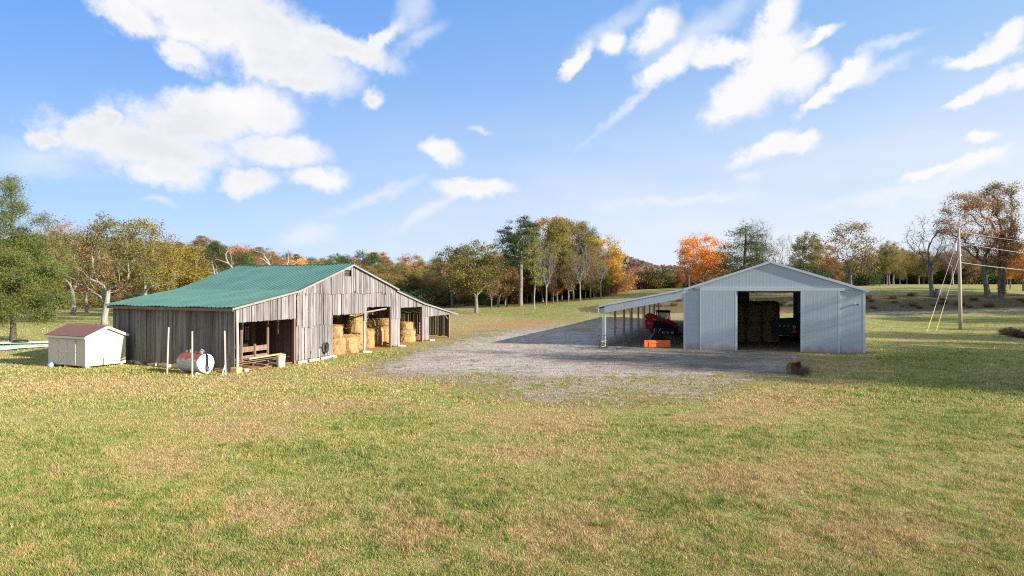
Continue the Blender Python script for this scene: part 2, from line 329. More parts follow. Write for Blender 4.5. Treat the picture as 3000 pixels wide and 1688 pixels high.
def mground():
    m,nt,b=newmat('turf_and_soil'); c=co(nt); g,A,n1,n2,n3,n4=groundcol(nt,c)
    g=nt('ShaderNodeVectorMath',{0:g,'Scale':.92},operation='SCALE').outputs[0]
    # loose stone
    vo=nt('ShaderNodeTexVoronoi',{'Vector':c,'Scale':17.0}); vs=nt('ShaderNodeSeparateColor',{0:vo.outputs['Color']}).outputs[0]
    gc=nt.mix(vs,(.32,.27,.235,1),(.80,.72,.66,1)); gc=nt.mix(nt.math('MULTIPLY',nt.rng(nt.math('ADD',nt.math('MULTIPLY',n1,.6),nt.math('MULTIPLY',n2,.4)),.46,.58),.85),gc,nt.mix(vs,(.20,.145,.10,1),(.42,.32,.235,1))); gc=nt.mix(nt.math('MULTIPLY',nt.rng(n3,.5,.66),.6),gc,(.26,.17,.105,1))
    tr=nt.noise(nt.mapv(c,rot=(0,0,R(-12)),scale=(.25,2.2,1)),1,5,.6); gc=nt.mix(nt.math('MULTIPLY',nt.rng(tr,.5,.62),.6),gc,(.25,.20,.16,1))
    gm=nt.math('ADD',A['gravel'],nt.math('ADD',nt.math('MULTIPLY',nt.math('SUBTRACT',n2,.5),2.4),nt.math('MULTIPLY',nt.math('SUBTRACT',n3,.5),2.2)))
    gm=nt.math('ADD',gm,nt.math('MULTIPLY',nt.math('SUBTRACT',n1,.5),2.2)); gm=nt.math('MULTIPLY',nt.rng(gm,.42,.58),nt.rng(A['gravel'],.05,.2))
    col=nt.mix(gm,g,gc)
    dc=nt.mix(n3,(.085,.068,.05,1),(.21,.155,.105,1)); col=nt.mix(nt.math('MULTIPLY',A['dirt'],nt.rng(n2,.3,.6,.45,.95)),col,dc)  # dirt mask holds earth and the painted yard shade
    cl=nt.mix(n3,(.26,.12,.05,1),(.55,.30,.14,1)); col=nt.mix(nt.math('MULTIPLY',nt.rng(nt.math('ADD',A['clay'],nt.math('MULTIPLY',nt.math('SUBTRACT',n2,.5),.8)),.3,.6),.85),col,cl)
    nt.put(b.inputs['Base Color'],col); b.inputs['Roughness'].default_value=.95; b.inputs['Specular IOR Level'].default_value=.1
    h=nt.math('ADD',nt.math('MULTIPLY',n3,.6),nt.math('MULTIPLY',n4,.35)); h=nt.math('ADD',h,nt.math('MULTIPLY',vo.outputs['Distance'],nt.math('MULTIPLY',gm,-.5)))
    bump(nt,b,h,.9,.09); return m
M_GROUND=mground()
def axis(lo,hi,flo,fhi,step,g=1.09):
    a=list(np.arange(flo,fhi+1e-6,step)); s=step; x=fhi
    while x<hi: s*=g; x+=s; a.append(x)
    s=step; x=flo
    while x>lo: s*=g; x-=s; a.insert(0,x)
    return np.array(a)
xs=axis(-1400,1400,-46,62,.5); ys=axis(-400,1500,8,112,.5)
X,Y=np.meshgrid(xs,ys); Z=terr(X.ravel(),Y.ravel()); 
far=np.hypot(X.ravel(),Y.ravel())
Z=np.where(far>600,Z*np.clip(1-(far-600)/600,0,1)+8*np.clip((far-600)/600,0,1),Z)
v=np.stack([X.ravel(),Y.ravel(),Z],1); nx=len(xs); ny=len(ys)
idx=np.arange(nx*ny).reshape(ny,nx); q=np.stack([idx[:-1,:-1],idx[:-1,1:],idx[1:,1:],idx[1:,:-1]],-1).reshape(-1,4)
me=bpy.data.meshes.new('ground'); me.vertices.add(len(v)); me.vertices.foreach_set('co',v.astype(np.float32).ravel())
me.loops.add(q.size); me.loops.foreach_set('vertex_index',q.ravel().astype(np.int32)); me.polygons.add(len(q)); me.polygons.foreach_set('loop_start',np.arange(0,q.size,4,dtype=np.int32))
me.update(calc_edges=True); me.polygons.foreach_set('use_smooth',[True]*len(q)); me.materials.append(M_GROUND)
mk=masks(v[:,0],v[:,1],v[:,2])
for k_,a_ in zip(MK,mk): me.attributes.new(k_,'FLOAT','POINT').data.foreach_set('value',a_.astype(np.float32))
tag(mobj('ground',me),'mown autumn field of green and straw coloured turf with gravel yard','ground',kind='structure')

# ------------------------------------------------------------ grass blades (stuff)
def mblade():
    m,nt,b=newmat('grass_blade'); c=co(nt); g,A,*_=groundcol(nt,c,True)
    r=nt('ShaderNodeNewGeometry').outputs['Random Per Island']; g=nt('ShaderNodeVectorMath',{0:g,'Scale':nt.rng(nt.math('FRACT',nt.math('MULTIPLY',r,37.7)),0,1,.78,1.5)},operation='SCALE').outputs[0]
    nt.put(b.inputs['Base Color'],g); b.inputs['Roughness'].default_value=.7; b.inputs['Specular IOR Level'].default_value=.15
    tr=nt('ShaderNodeBsdfTranslucent',{'Color':g}); ms=nt('ShaderNodeMixShader',{0:.3,1:b.outputs[0],2:tr.outputs[0]})
    nt.l.new(ms.outputs[0],m.node_tree.nodes['Material Output'].inputs[0]); return m
rg=np.random.default_rng(5)
_VG=np.random.default_rng(8).random((1024,1024))
def vnoise(x,y,s):
    a=x/s+500; b=y/s+500; i=np.floor(a).astype(int); j=np.floor(b).astype(int); fx=a-i; fy=b-j; fx=fx*fx*(3-2*fx); fy=fy*fy*(3-2*fy); g=lambda p,q:_VG[p%1024,q%1024]
    return (g(i,j)*(1-fx)+g(i+1,j)*fx)*(1-fy)+(g(i,j+1)*(1-fx)+g(i+1,j+1)*fx)*fy
def grass(ntuft,nb,ymin,ymax,hgt,wid,pxm=60):
    # tufts spread evenly over what is seen from the field's edge: denser near, thinner far
    u=rg.random(ntuft); yy=1/(1/ymin+(1/ymax-1/ymin)*u); px=rg.uniform(-pxm,3000+pxm,ntuft); xx=(px-CX)/F*yy
    zz=terr(xx,yy); g2,dirt,clay,dry,grn,bank,fp=masks(xx,yy,zz)
    keep=(~fp)&(rg.random(ntuft)>np.clip(g2*1.5,0,.97))&(rg.random(ntuft)>dirt*.85)&(rg.random(ntuft)>clay*.9)
    xx,yy,zz=xx[keep],yy[keep],zz[keep]; A=[a[keep] for a in (g2,dirt,clay,dry,grn,bank)]; n=len(xx)
    cl=vnoise(xx,yy,.42)*.6+vnoise(xx+90,yy,.17)*.4
    sc=np.clip(yy/14,1,2.6)[:,None]; lush=(1+.5*A[4]+1.2*A[5])[:,None]*rg.uniform(.7,1.25,(n,1))*(.25+1.55*cl[:,None]**1.3)
    ang=rg.uniform(0,6.283,(n,nb)); lean=rg.uniform(.15,1.0,(n,nb)); h=hgt*rg.uniform(.5,1.2,(n,nb))*lush; w=wid*sc*rg.uniform(.7,1.3,(n,nb))
    ox=rg.normal(0,.05,(n,nb))*sc; oy=rg.normal(0,.05,(n,nb))*sc; th=rg.uniform(0,6.283,(n,nb))
    bx=xx[:,None]+ox; by=yy[:,None]+oy; bz=zz[:,None]-.01+0*ox
    V=np.empty((n,nb,3,3)); V[:,:,0,0]=bx-np.cos(th)*w; V[:,:,0,1]=by-np.sin(th)*w; V[:,:,0,2]=bz
    V[:,:,1,0]=bx+np.cos(th)*w; V[:,:,1,1]=by+np.sin(th)*w; V[:,:,1,2]=bz
    V[:,:,2,0]=bx+np.cos(ang)*h*lean; V[:,:,2,1]=by+np.sin(ang)*h*lean; V[:,:,2,2]=bz+h
    return V.reshape(-1,3),[np.repeat(a,nb*3) for a in A]
V1,A1=grass(170000,5,9.2,24,.068,.0072); V2,A2=grass(80000,4,24,120,.085,.011)
V=np.concatenate([V1,V2]); AA=[np.concatenate([a,b_]) for a,b_ in zip(A1,A2)]
gme=npmesh('grass',V,3,mblade(),dict(zip(MK,AA)))
tag(mobj('grass',gme),'short dry and green autumn grass covering the field','grass',kind='stuff')
# ------------------------------------------------------------ weathered barn
rb=random.Random(11)
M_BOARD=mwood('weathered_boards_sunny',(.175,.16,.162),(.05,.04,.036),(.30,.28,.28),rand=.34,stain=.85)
M_BOARD2=mwood('weathered_boards_shaded_side',(.14,.127,.108),(.03,.026,.023),(.26,.24,.21),rand=.38,stain=.85)  # darker copy of the front boards, side wall's shade in the colour
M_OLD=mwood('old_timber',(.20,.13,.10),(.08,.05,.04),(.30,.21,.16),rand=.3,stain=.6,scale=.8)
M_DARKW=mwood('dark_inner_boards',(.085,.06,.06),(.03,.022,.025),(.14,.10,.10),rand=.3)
M_LOG=mwood('grey_log_post',(.33,.28,.25),(.14,.10,.08),(.46,.41,.37),rand=.2)
M_TRIM=mpaint('faded_white_trim',(.27,.25,.235),.7,0,.3,2,(.16,.12,.10),.8)
M_STONE=mpaint('foundation_stone',(.55,.46,.36),.9,0,.25,6,(.30,.2,.12),.6,bumps=.6)
M_WSTONE=mpaint('pale_concrete',(.68,.65,.62),.9,0,.15,6,(.4,.33,.26),.5,bumps=.6)
M_CLAYB=mpaint('clay_block',(.55,.33,.16),.9,0,.2,6)
def mroofgreen():
    m,nt,b=newmat('green_ribbed_roof'); c=co(nt); n=nt.noise(c,.7,5,.6); n2=nt.noise(nt.mapv(c,scale=(3,.6,3)),3,4)
    cc=nt.mix(nt.rng(n,.3,.7),(.042,.105,.088,1),(.062,.14,.118,1)); cc=nt.mix(nt.math('MULTIPLY',nt.rng(n2,.55,.8),.35),cc,(.10,.19,.155,1))
    nt.put(b.inputs['Base Color'],cc); b.inputs['Roughness'].default_value=.42; b.inputs['Specular IOR Level'].default_value=.45; return m
M_GROOF=mroofgreen()
BO=Vector((-14.54,33.2,0)); BU=Vector((.3665,.9304,0)); BV=Vector((-.884,.468,0)); BN=(BU.cross(Vector((0,0,1)))).normalized()  # outward normal of the gable front
def B(s,t,z): p=BU*s+BV*t; return (p.x,p.y,z)
barn=thing('barn',BO,'long weathered grey board barn with green ribbed metal roof and open hay bays','barn')
# roof line over s
RL=[(-.45,3.40),(4.64,4.30),(10.05,6.04),(15.75,4.36),(19.8,3.22),(25.9,2.12)]
def rz_(s):
    for (a,za),(b,zb) in zip(RL,RL[1:]):
        if s<=b: return za+(zb-za)*(s-a)/(b-a)
    return RL[-1][1]
def gz(s): return tz(BO.x+BU.x*s,BO.y+BU.y*s)
def ribroof(name,ss,t0,t1,parent,pitch=.34,lift=0,rot=0):
    prof=[]; t=t0
    while t<t1-.02:
        prof+=[(t,0),(t+pitch*.70,0),(t+pitch*.78,.038),(t+pitch*.92,.038)]; t+=pitch
    prof.append((t1,0)); m=MB(); vs=[]; n=len(prof)
    for s,z in ss:
        for (t,h) in prof:
            sag=.05*math.sin((t-t0)/(t1-t0)*3.14)*(1 if z>5.5 else .5)+.02*math.sin(t*1.9+s)
            vs.append(B(s,t,z+h-sag+lift))
    m.add(vs,[(i*n+k,i*n+k+1,(i+1)*n+k+1,(i+1)*n+k) for i in range(len(ss)-1) for k in range(n-1)])
    o=m.build(name,M_GROOF,parent); md=o.modifiers.new('s','SOLIDIFY'); md.thickness=.02; md.offset=-1; return o
mid=lambda a,b,n:[(a[0]+(b[0]-a[0])*i/n,a[1]+(b[1]-a[1])*i/n) for i in range(n)]
left=mid(RL[0],RL[1],4)+mid(RL[1],RL[2],4)+[RL[2]]
rt=ribroof('roof',left,-.30,11.0,barn,lift=.06)
r2=ribroof('roof',mid(RL[2],RL[3],3)+[RL[3]],-.30,11.0,barn,lift=.06); r3=ribroof('roof',[(15.6,4.30)]+mid((17,4.0),RL[4],2)+mid(RL[4],RL[5],3)+[RL[5]],-.22,11.0,barn,lift=.04)
r3['label']='lower right-hand slope of the green roof'
m=MB(); m.tube([B(10.05,t,6.12-.05*math.sin((t+.3)/11.3*3.14)) for t in np.linspace(-.32,11.0,14)],.07,6); m.build('ridge_cap',M_GROOF,barn)
def trimline(pts,t,w,h,dz):
    h*=.75
    m=MB()
    for a,b in zip(pts,pts[1:]):
        m.add([B(a[0],t,a[1]+dz-h),B(b[0],t,b[1]+dz-h),B(b[0],t,b[1]+dz),B(a[0],t,a[1]+dz),B(a[0],t+w,a[1]+dz-h),B(b[0],t+w,b[1]+dz-h),B(b[0],t+w,b[1]+dz),B(a[0],t+w,a[1]+dz)],
              [(0,1,2,3),(7,6,5,4),(0,4,5,1),(3,2,6,7),(0,3,7,4),(1,5,6,2)])
    return m
trimline(RL[:3],-.30,.04,.15,.035).build('rake_board',M_TRIM,barn)
trimline(RL[2:4],-.30,.04,.15,.035).build('rake_board',M_TRIM,barn)
trimline([(15.6,4.30)]+RL[4:],-.22,.04,.15,.02).build('rake_board',M_TRIM,barn)
m=MB(); 
m.add([B(-.40,-.25,3.26),B(-.36,-.25,3.26),B(-.36,-.25,3.42),B(-.40,-.25,3.42),B(-.40,10.95,3.26),B(-.36,10.95,3.26),B(-.36,10.95,3.42),B(-.40,10.95,3.42)],[(0,1,2,3),(7,6,5,4),(0,4,5,1),(3,2,6,7),(0,3,7,4),(1,5,6,2)])
m.build('fascia_board',M_OLD,barn)
# boards of the gable front
def boards(s0,s1,zb,zt,name,mat,t=0.0,rag=.03,wmin=.17,wmax=.30,gap=.022,proud=.035,tilt=.0,skip=None,label=None,parent=None):
    m=MB(); s=s0
    while s<s1-.03:
        w=min(rb.uniform(wmin,wmax),s1-s); 
        if s1-(s+w)<.08: w=s1-s
        a=s+gap*rb.uniform(.2,1.3); b=s+w-gap*rb.uniform(.2,1.3); off=rb.uniform(0,proud); tl=rb.uniform(-tilt,tilt)
        zb_=(zb(s) if callable(zb) else zb)+rb.uniform(-rag,rag); zt0=(zt(a) if callable(zt) else zt); zt1=(zt(b) if callable(zt) else zt)
        if skip and skip(s+w/2): s+=w; continue
        T0=t-off; T1=t-off-.025; e=rb.uniform(-rag*.5,rag*.5)
        m.hexa([B(a+tl,T1,zb_+e),B(b+tl,T1,zb_-e),B(b+tl,T0,zb_-e),B(a+tl,T0,zb_+e),B(a,T1,zt0),B(b,T1,zt1),B(b,T0,zt1),B(a,T0,zt0)])
        s+=w
    o=m.build(name,mat,parent or barn)
    if label: o['label']=label
    return o
under=lambda s: rz_(s)-.07
boards(4.66,15.0,lambda s:4.10+.05*math.sin(s*2.1)+ (.1 if rb.random()<.15 else 0),under,'wall',M_BOARD,t=-.06,rag=.05,skip=lambda s:9.2<s<9.95,label='upper gable boards with a ragged lower edge')
boards(9.2,9.95,4.1,5.25,'wall',M_BOARD,t=-.06,rag=.04); boards(9.2,9.95,5.68,lambda s:rz_(s)-.07,'wall',M_BOARD,t=-.06,rag=.01)
boards(4.66,8.05,lambda s:2.12+.06*math.sin(s*3),4.2,'wall',M_BOARD,rag=.06,tilt=.02,label='middle row of board siding above the lowest boards')
boards(8.05,11.62,2.72,4.2,'wall',M_BOARD,rag=.03,tilt=.01); boards(11.55,11.9,2.22,4.2,'wall',M_BOARD,rag=.03,tilt=.01)
boards(11.9,15.0,3.12,4.2,'wall',M_BOARD,rag=.03,tilt=.01)
boards(4.66,8.05,lambda s:gz(s)+.16,2.2,'wall',M_BOARD,t=.045,rag=.05,tilt=.02,label='lowest boards beside the coiled hose')
boards(.05,4.62,2.66,under,'wall',M_BOARD,t=-.0,rag=.025,wmin=.13,wmax=.22,label='pale stained boards over the left shed bay')
boards(15.04,16.28,2.15,lambda s:rz_(s)-.1,'wall',M_BOARD,t=-.01,rag=.03); boards(15.06,16.25,.14,2.22,'wall',M_BOARD,t=.04,rag=.05,tilt=.03)
boards(16.28,19.72,lambda s:2.97,lambda s:rz_(s)-.1,'wall',M_BOARD,t=0,rag=.02)
boards(19.78,24.6,lambda s:2.12,lambda s:rz_(s)-.1,'wall',M_BOARD,t=-.02,rag=.02); boards(19.8,20.85,.22,2.2,'wall',M_BOARD,t=.04,rag=.04)
# loft opening with dark slats
m=MB()
for z in np.arange(5.26,5.66,.105): m.box(9.2,9.95,.05,.08,z,z+.07,B)
m.box(9.14,9.2,-.09,.0,5.2,5.72,B); m.build('loft_vent',M_DARKW,barn)
# side wall (the long low side away from the sun)
def sideboards(t0,t1,s,zb,zt,mat,name='wall',gap=.010,label=None,wmin=.14,wmax=.27,missing=()):
    m=MB(); t=t0
    while t<t1-.02:
        w=min(rb.uniform(wmin,wmax),t1-t); a=t+gap*rb.uniform(0,1.6); b=t+w-gap*rb.uniform(0,1.2); o=rb.uniform(0,.03); z0=zb+rb.uniform(-.05,.05)
        m.hexa([B(s-o-.025,a,z0),B(s-o,a,z0),B(s-o,b,z0),B(s-o-.025,b,z0),B(s-o-.025,a,zt),B(s-o,a,zt),B(s-o,b,zt),B(s-o-.025,b,zt)]); t+=w
    o=m.build(name,mat,barn)
    if label: o['label']=label
    return o
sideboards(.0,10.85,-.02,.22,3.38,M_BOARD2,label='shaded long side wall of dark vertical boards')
for t in np.arange(.5,10.6,1.25):
    m=MB(); w=rb.uniform(.35,.7); m.box(-.16,.14,t,t+w,gz(0)-.25,.17+rb.uniform(-.05,.02),B); m.build('foundation_stone',M_STONE,barn,bev=.02)
for s,w in ((4.7,.8),(5.7,.9),(6.8,.8),(.5,.3)): m=MB(); m.box(s,s+w,-.16,.15,-.1,gz(s)+.15,B); m.build('foundation_stone',M_STONE,barn,bev=.02)
# back and far walls
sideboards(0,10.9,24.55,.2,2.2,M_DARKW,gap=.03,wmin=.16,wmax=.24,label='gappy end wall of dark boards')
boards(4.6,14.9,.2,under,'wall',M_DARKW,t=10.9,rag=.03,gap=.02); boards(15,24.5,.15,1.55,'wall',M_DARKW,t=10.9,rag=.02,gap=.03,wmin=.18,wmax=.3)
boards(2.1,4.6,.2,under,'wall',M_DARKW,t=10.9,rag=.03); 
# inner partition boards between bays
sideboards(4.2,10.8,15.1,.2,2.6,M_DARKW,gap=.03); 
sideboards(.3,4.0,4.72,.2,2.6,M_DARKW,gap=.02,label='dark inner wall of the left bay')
# posts and beams
def post(s,t,z1,r=.09,mat=M_OLD,z0=None,sq=True,name='post'):
    m=MB(); z0=gz(s)-.1 if z0 is None else z0
    if sq: m.box(s-r,s+r,t-r,t+r,z0,z1,B)
    else: m.tube([B(s+.02*math.sin(k),t,z0+(z1-z0)*k/5) for k in range(6)],[r*(1.08-.03*k) for k in range(6)],9)
    return m.build(name,mat,barn,smooth=not sq)
post(.12,-.0,3.3,.085,M_LOG,sq=False); post(4.66,.16,4.0,.09); post(11.7,.1,2.8,.085,M_LOG,sq=False); post(8.1,.15,2.9,.08); post(15.0,.05,4.2,.075); post(11.85,.2,4.0,.06)
post(19.75,.08,3.0,.09); post(24.5,.05,2.1,.09)
for s,z in ((2.4,3.6),(.3,3.3),(4.6,4.1),(8.1,5.2),(11.7,5.3),(15.2,4.4),(19.8,3.1),(24.4,2.2)):
    for t in (3.6,7.2,10.7): post(s,t,z,.08,M_OLD)
def beam(a,b,w,h,name='beam',mat=M_OLD):
    m=MB(); m.beam(B(*a),B(*b),w,h); return m.build(name,mat,barn)
beam((0,.1,2.72),(4.6,.1,2.72),.06,.16); beam((8.05,.1,2.78),(11.6,.1,2.78),.06,.14); beam((11.9,.1,3.2),(15,.1,3.2),.06,.14)
beam((16.2,.1,3.0),(19.7,.1,3.0),.06,.14); beam((19.8,.1,2.18),(24.5,.1,2.18),.08,.12); beam((11.9,.3,2.75),(14.8,.3,2.95),.06,.10,mat=M_TRIM)
beam((24.4,.12,1.75),(23.8,.12,2.15),.05,.07); beam((12.2,1.6,2.6),(13.4,1.6,3.6),.06,.12); beam((14.6,1.6,2.6),(13.4,1.6,3.6),.06,.12); beam((11.9,1.6,2.55),(15,1.6,2.55),.06,.16)
for t in (3.6,7.2): beam((0.2,t,2.9),(4.6,t,2.9),.08,.16); beam((4.7,t,2.9),(15.1,t,2.9),.08,.18); beam((15.2,t,2.6),(19.8,t,2.6),.08,.16)
m=MB()
for t in np.arange(.6,10.8,1.2):
    for a,b in zip(RL,RL[1:]): m.beam(B(a[0]+.1,t,a[1]-.09),B(b[0],t,b[1]-.09),.05,.11)
o=m.build('rafters',M_DARKW,barn); 
# stones set under the posts
def stone(name,px_s,t,w,h,label,mat=M_WSTONE,dz=0):
    g=gz(px_s); p=Vector(B(px_s,t,0))+BO; m=MB()
    rr=random.Random(int(px_s*10)); ring=[(w*.5*(1+rr.uniform(-.2,.2))*math.cos(k*.785),w*.4*(1+rr.uniform(-.2,.2))*math.sin(k*.785)) for k in range(8)]
    m.prism([(x,y,0) for x,y in ring],(0,0,h)); o=m.build(name,mat,bev=.025); o.location=(p.x,p.y,g-.03); tag(o,label,'stone'); return o
stone('flat_stone',11.72,-.15,.8,.12,'flat pale stone under the lone log post of the widest hay bay')
stone('flat_stone',8.0,-.1,.55,.16,'rounded pale stone at the foot of the siding beside the black hose')
stone('flat_stone',16.2,-.25,.75,.10,'flat white slab lying below the narrow board panel between bays')
stone('flat_stone',21.0,-.2,.5,.12,'small pale block at the foot of the panel beside the rightmost bay')
g=MB(); g.box(-.22,.22,-.2,.2,0,.36); o=g.build('clay_block',M_CLAYB,bev=.03); p=Vector(B(.02,-.05,0))+BO; o.location=(p.x,p.y,gz(0)-.06); o.rotation_euler=(0,0,R(-21)); tag(o,'orange clay block under the front corner post of the barn','block')

# ------------------------------------------------------------ hay
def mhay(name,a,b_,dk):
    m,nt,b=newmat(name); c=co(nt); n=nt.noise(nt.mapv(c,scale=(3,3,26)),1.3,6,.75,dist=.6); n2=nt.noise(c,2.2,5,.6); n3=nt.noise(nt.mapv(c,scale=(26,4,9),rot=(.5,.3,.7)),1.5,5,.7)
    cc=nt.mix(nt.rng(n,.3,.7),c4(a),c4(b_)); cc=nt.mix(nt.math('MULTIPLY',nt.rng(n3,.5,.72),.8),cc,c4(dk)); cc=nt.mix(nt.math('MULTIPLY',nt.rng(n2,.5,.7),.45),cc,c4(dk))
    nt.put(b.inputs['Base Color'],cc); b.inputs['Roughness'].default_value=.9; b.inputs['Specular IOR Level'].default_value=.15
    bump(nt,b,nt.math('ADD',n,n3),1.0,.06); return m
M_HAY=mhay('golden_straw',(.44,.27,.115),(.66,.44,.21),(.17,.095,.04)); M_HAYD=mhay('shaded_hay',(.26,.19,.10),(.38,.29,.16),(.10,.07,.035))  # second one is a darkened copy for shaded bales, shade in the colour
def bale_meshes(seed,mat,r=.62,h=1.25):
    q=np.random.default_rng(seed); n=30; prof=[(.02,h*1.0+.02),(r*.55,h*1.01),(r*.80,h*.975),(r*.97,h*.86),(r*1.03,h*.72),(r*.99,h*.5),(r*1.04,h*.28),(r*1.03,h*.1),(r*.97,0)]
    vs=[];m=MB()
    for j,(rr,z) in enumerate(prof[::-1]):
        for k in range(n):
            t=2*math.pi*k/n; w=1+.035*math.sin(3*t+seed)+.03*math.sin(7*t+j)+q.normal(0,.028); vs.append((rr*w*math.cos(t),rr*w*math.sin(t),z+q.normal(0,.03)))
    J=len(prof); m.add(vs,[(i*n+k,i*n+(k+1)%n,(i+1)*n+(k+1)%n,(i+1)*n+k) for i in range(J-1) for k in range(n)]+[tuple(range(n-1,-1,-1)),tuple((J-1)*n+k for k in range(n))])
    # loose straws
    N=1600; t=q.uniform(0,6.283,N); z=q.uniform(.02,h,N); a=q.normal(0,1,(N,3)); a[:,2]*=.5; P=np.stack([r*1.01*np.cos(t),r*1.01*np.sin(t),z],1)
    top=q.random(N)<.25; rr=r*np.sqrt(q.random(N)); P[top]=np.stack([rr*np.cos(t),rr*np.sin(t),np.full(N,h)],1)[top]
    a/=np.linalg.norm(a,axis=1)[:,None]; out_=np.stack([np.cos(t),np.sin(t),.4*np.ones(N)],1)*q.uniform(.0,.06,(N,1)); L=q.uniform(.06,.2,(N,1))
    side=np.cross(a,out_+1e-3); side/=np.linalg.norm(side,axis=1)[:,None]; 
    A_=P-side*.009; B_=P+side*.009; C_=P+a*L+out_
    base=len(m.v); 
    for i in range(N): m.add([A_[i],B_[i],C_[i]],[(0,1,2)])
    me=bpy.data.meshes.new('hay_bale'); me.from_pydata(m.v,[],m.f); me.update(); me.materials.append(mat); return me
BM=[bale_meshes(s,M_HAY) for s in (1,2,3)]; BD=[bale_meshes(s,M_HAYD) for s in (4,5)]
def bale(s,t,z,label,me=None,r=1.0,h=1.0,rot=0,dark=False,tilt=0,world=None,group='round hay bales in the barn'):
    o=bpy.data.objects.new('hay_bale',me or (BD if dark else BM)[rb.randrange(2 if dark else 3)]); link(o)
    p=world or (Vector(B(s,t,0))+BO); g=tz(p[0],p[1]); o.location=(p[0],p[1],g-.03+z); o.scale=(r,r,h); o.rotation_euler=(tilt,0,rb.uniform(0,6)); tag(o,label,'hay bale',group); return o
W_='straw bale '
def sp(px,t): r=(px-CX)/F; return (r*(33.2+.468*t)+14.54+.884*t)/(.3665-.9304*r)
for px,t,z,dark,r,h,tilt,lb in (
 (984,1.0,0,0,1.0,.95,0,'at ground level against the siding at the left side of the widest bay'),
 (980,1.05,1.17,0,.92,.65,0,'topmost of the slim stack at the left side of the widest bay'),
 (1022,.85,0,0,1.08,.98,0,'low and alone in front, at the centre of the widest bay'),
 (1044,2.0,0,0,1.12,1.0,0,'lowest of the tall golden stack left of the log post'),
 (1043,2.0,1.22,0,1.2,1.12,.07,'topmost of the tall golden stack left of the log post'),
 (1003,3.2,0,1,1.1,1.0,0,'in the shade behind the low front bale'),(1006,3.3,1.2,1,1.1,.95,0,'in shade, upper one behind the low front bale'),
 (1078,1.7,0,0,.8,1.1,0,'pale, partly hidden behind the lone log post'),
 (1100,2.3,0,0,1.08,1.1,0,'brown, lower one of the left stack in the tall middle bay'),(1096,2.3,1.35,0,.88,.55,0,'small, upper one of the left stack in the tall middle bay'),
 (1131,1.9,.12,0,1.0,1.1,0,'brown, lower one of the right stack in the tall middle bay'),(1130,1.9,1.48,0,.97,.42,0,'flattened, on top of the right stack in the tall middle bay'),
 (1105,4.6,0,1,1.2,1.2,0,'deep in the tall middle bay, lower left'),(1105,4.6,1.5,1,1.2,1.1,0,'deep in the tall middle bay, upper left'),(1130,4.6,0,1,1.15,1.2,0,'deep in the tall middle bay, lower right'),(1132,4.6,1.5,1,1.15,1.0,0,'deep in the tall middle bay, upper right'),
 (1192,1.15,0,0,1.15,.85,0,'shaggy, lower one beside the narrow board panel'),(1190,1.2,1.0,0,.95,.5,0,'shaggy, upper one beside the narrow board panel')):
    bale(sp(px,t),t,z,W_+lb,dark=bool(dark),r=r*.95,h=h,tilt=tilt)
g_=MB(); g_.lathe([(.15,0),(.16,.2),(.17,.36)],14); o=g_.build('bucket',mpaint('olive_bucket',(.20,.22,.03),.5),smooth=False); p=Vector(B(sp(1127,1.0),1.0,0))+BO; o.location=(p.x,p.y,gz(14.2)); tag(o,'small olive green bucket at the foot of the brown bales','bucket')

# dark hay stored in the left shed bay
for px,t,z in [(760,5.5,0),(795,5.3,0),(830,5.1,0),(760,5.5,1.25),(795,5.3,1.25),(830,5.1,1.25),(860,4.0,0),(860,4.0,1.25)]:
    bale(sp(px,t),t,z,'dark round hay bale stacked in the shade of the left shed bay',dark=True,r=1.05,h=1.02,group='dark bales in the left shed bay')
# low wooden gate / rails and lumber
gt=thing('rail_fence',Vector(B(.6,1.6,gz(1)))+BO,'low brown rail fence across the shaded left bay','fence')
def loc(par,s,t,z): p=Vector(B(s,t,z))+BO-par.location; return (p.x,p.y,p.z)
def rail(par,a,b,w,h,name,mat): m=MB(); m.beam(loc(par,*a),loc(par,*b),w,h); return m.build(name,mat,par)
g0,g1,g2=sp(706,1.6),sp(745,1.6),sp(783,1.6)
for z,w in ((.98,.30),(.55,.16)): rail(gt,(g0,1.6,z),(g2,1.6,z),.04,w,'rail',M_OLD)
for s,z in ((g0,2.7),(g1,1.25),(g2,2.75)): rail(gt,(s,1.55,0),(s,1.55,z),.10,.10,'post',M_OLD)
M_NEWW=mwood('new_lumber',(.62,.42,.20),(.4,.25,.1),(.75,.55,.3),axis=0,rand=.1)
lp=thing('lumber_stack',Vector(B(2,1.2,gz(2)))+BO,'long pale lumber plank lying on dark pallets in the left bay','lumber')
rail(lp,(sp(728,1.1),1.1,.50),(sp(866,1.1),1.1,.56),.16,.07,'plank',M_NEWW); rail(lp,(sp(845,.6),.6,.38),(sp(864,.6),.6,.40),.2,.05,'plank',M_NEWW)
for s in (.8,1.9,3.0,4.0): rail(lp,(s,.7,.2),(s,2.6,.25),.12,.1,'runner',M_DARKW)
for t in (.6,1.2,1.9,2.5): rail(lp,(.5,t,.32+.03*t),(4.3,t,.36),.10,.03,'slat',M_OLD)
for a,b in (((.6,.35,.03),(3.3,.15,.05)),((1.6,.1,.03),(3.9,.3,.06)),((2.6,.5,.1),(4.2,-.05,.1))): rail(lp,a,b,.12,.05,'scrap_board',M_OLD)
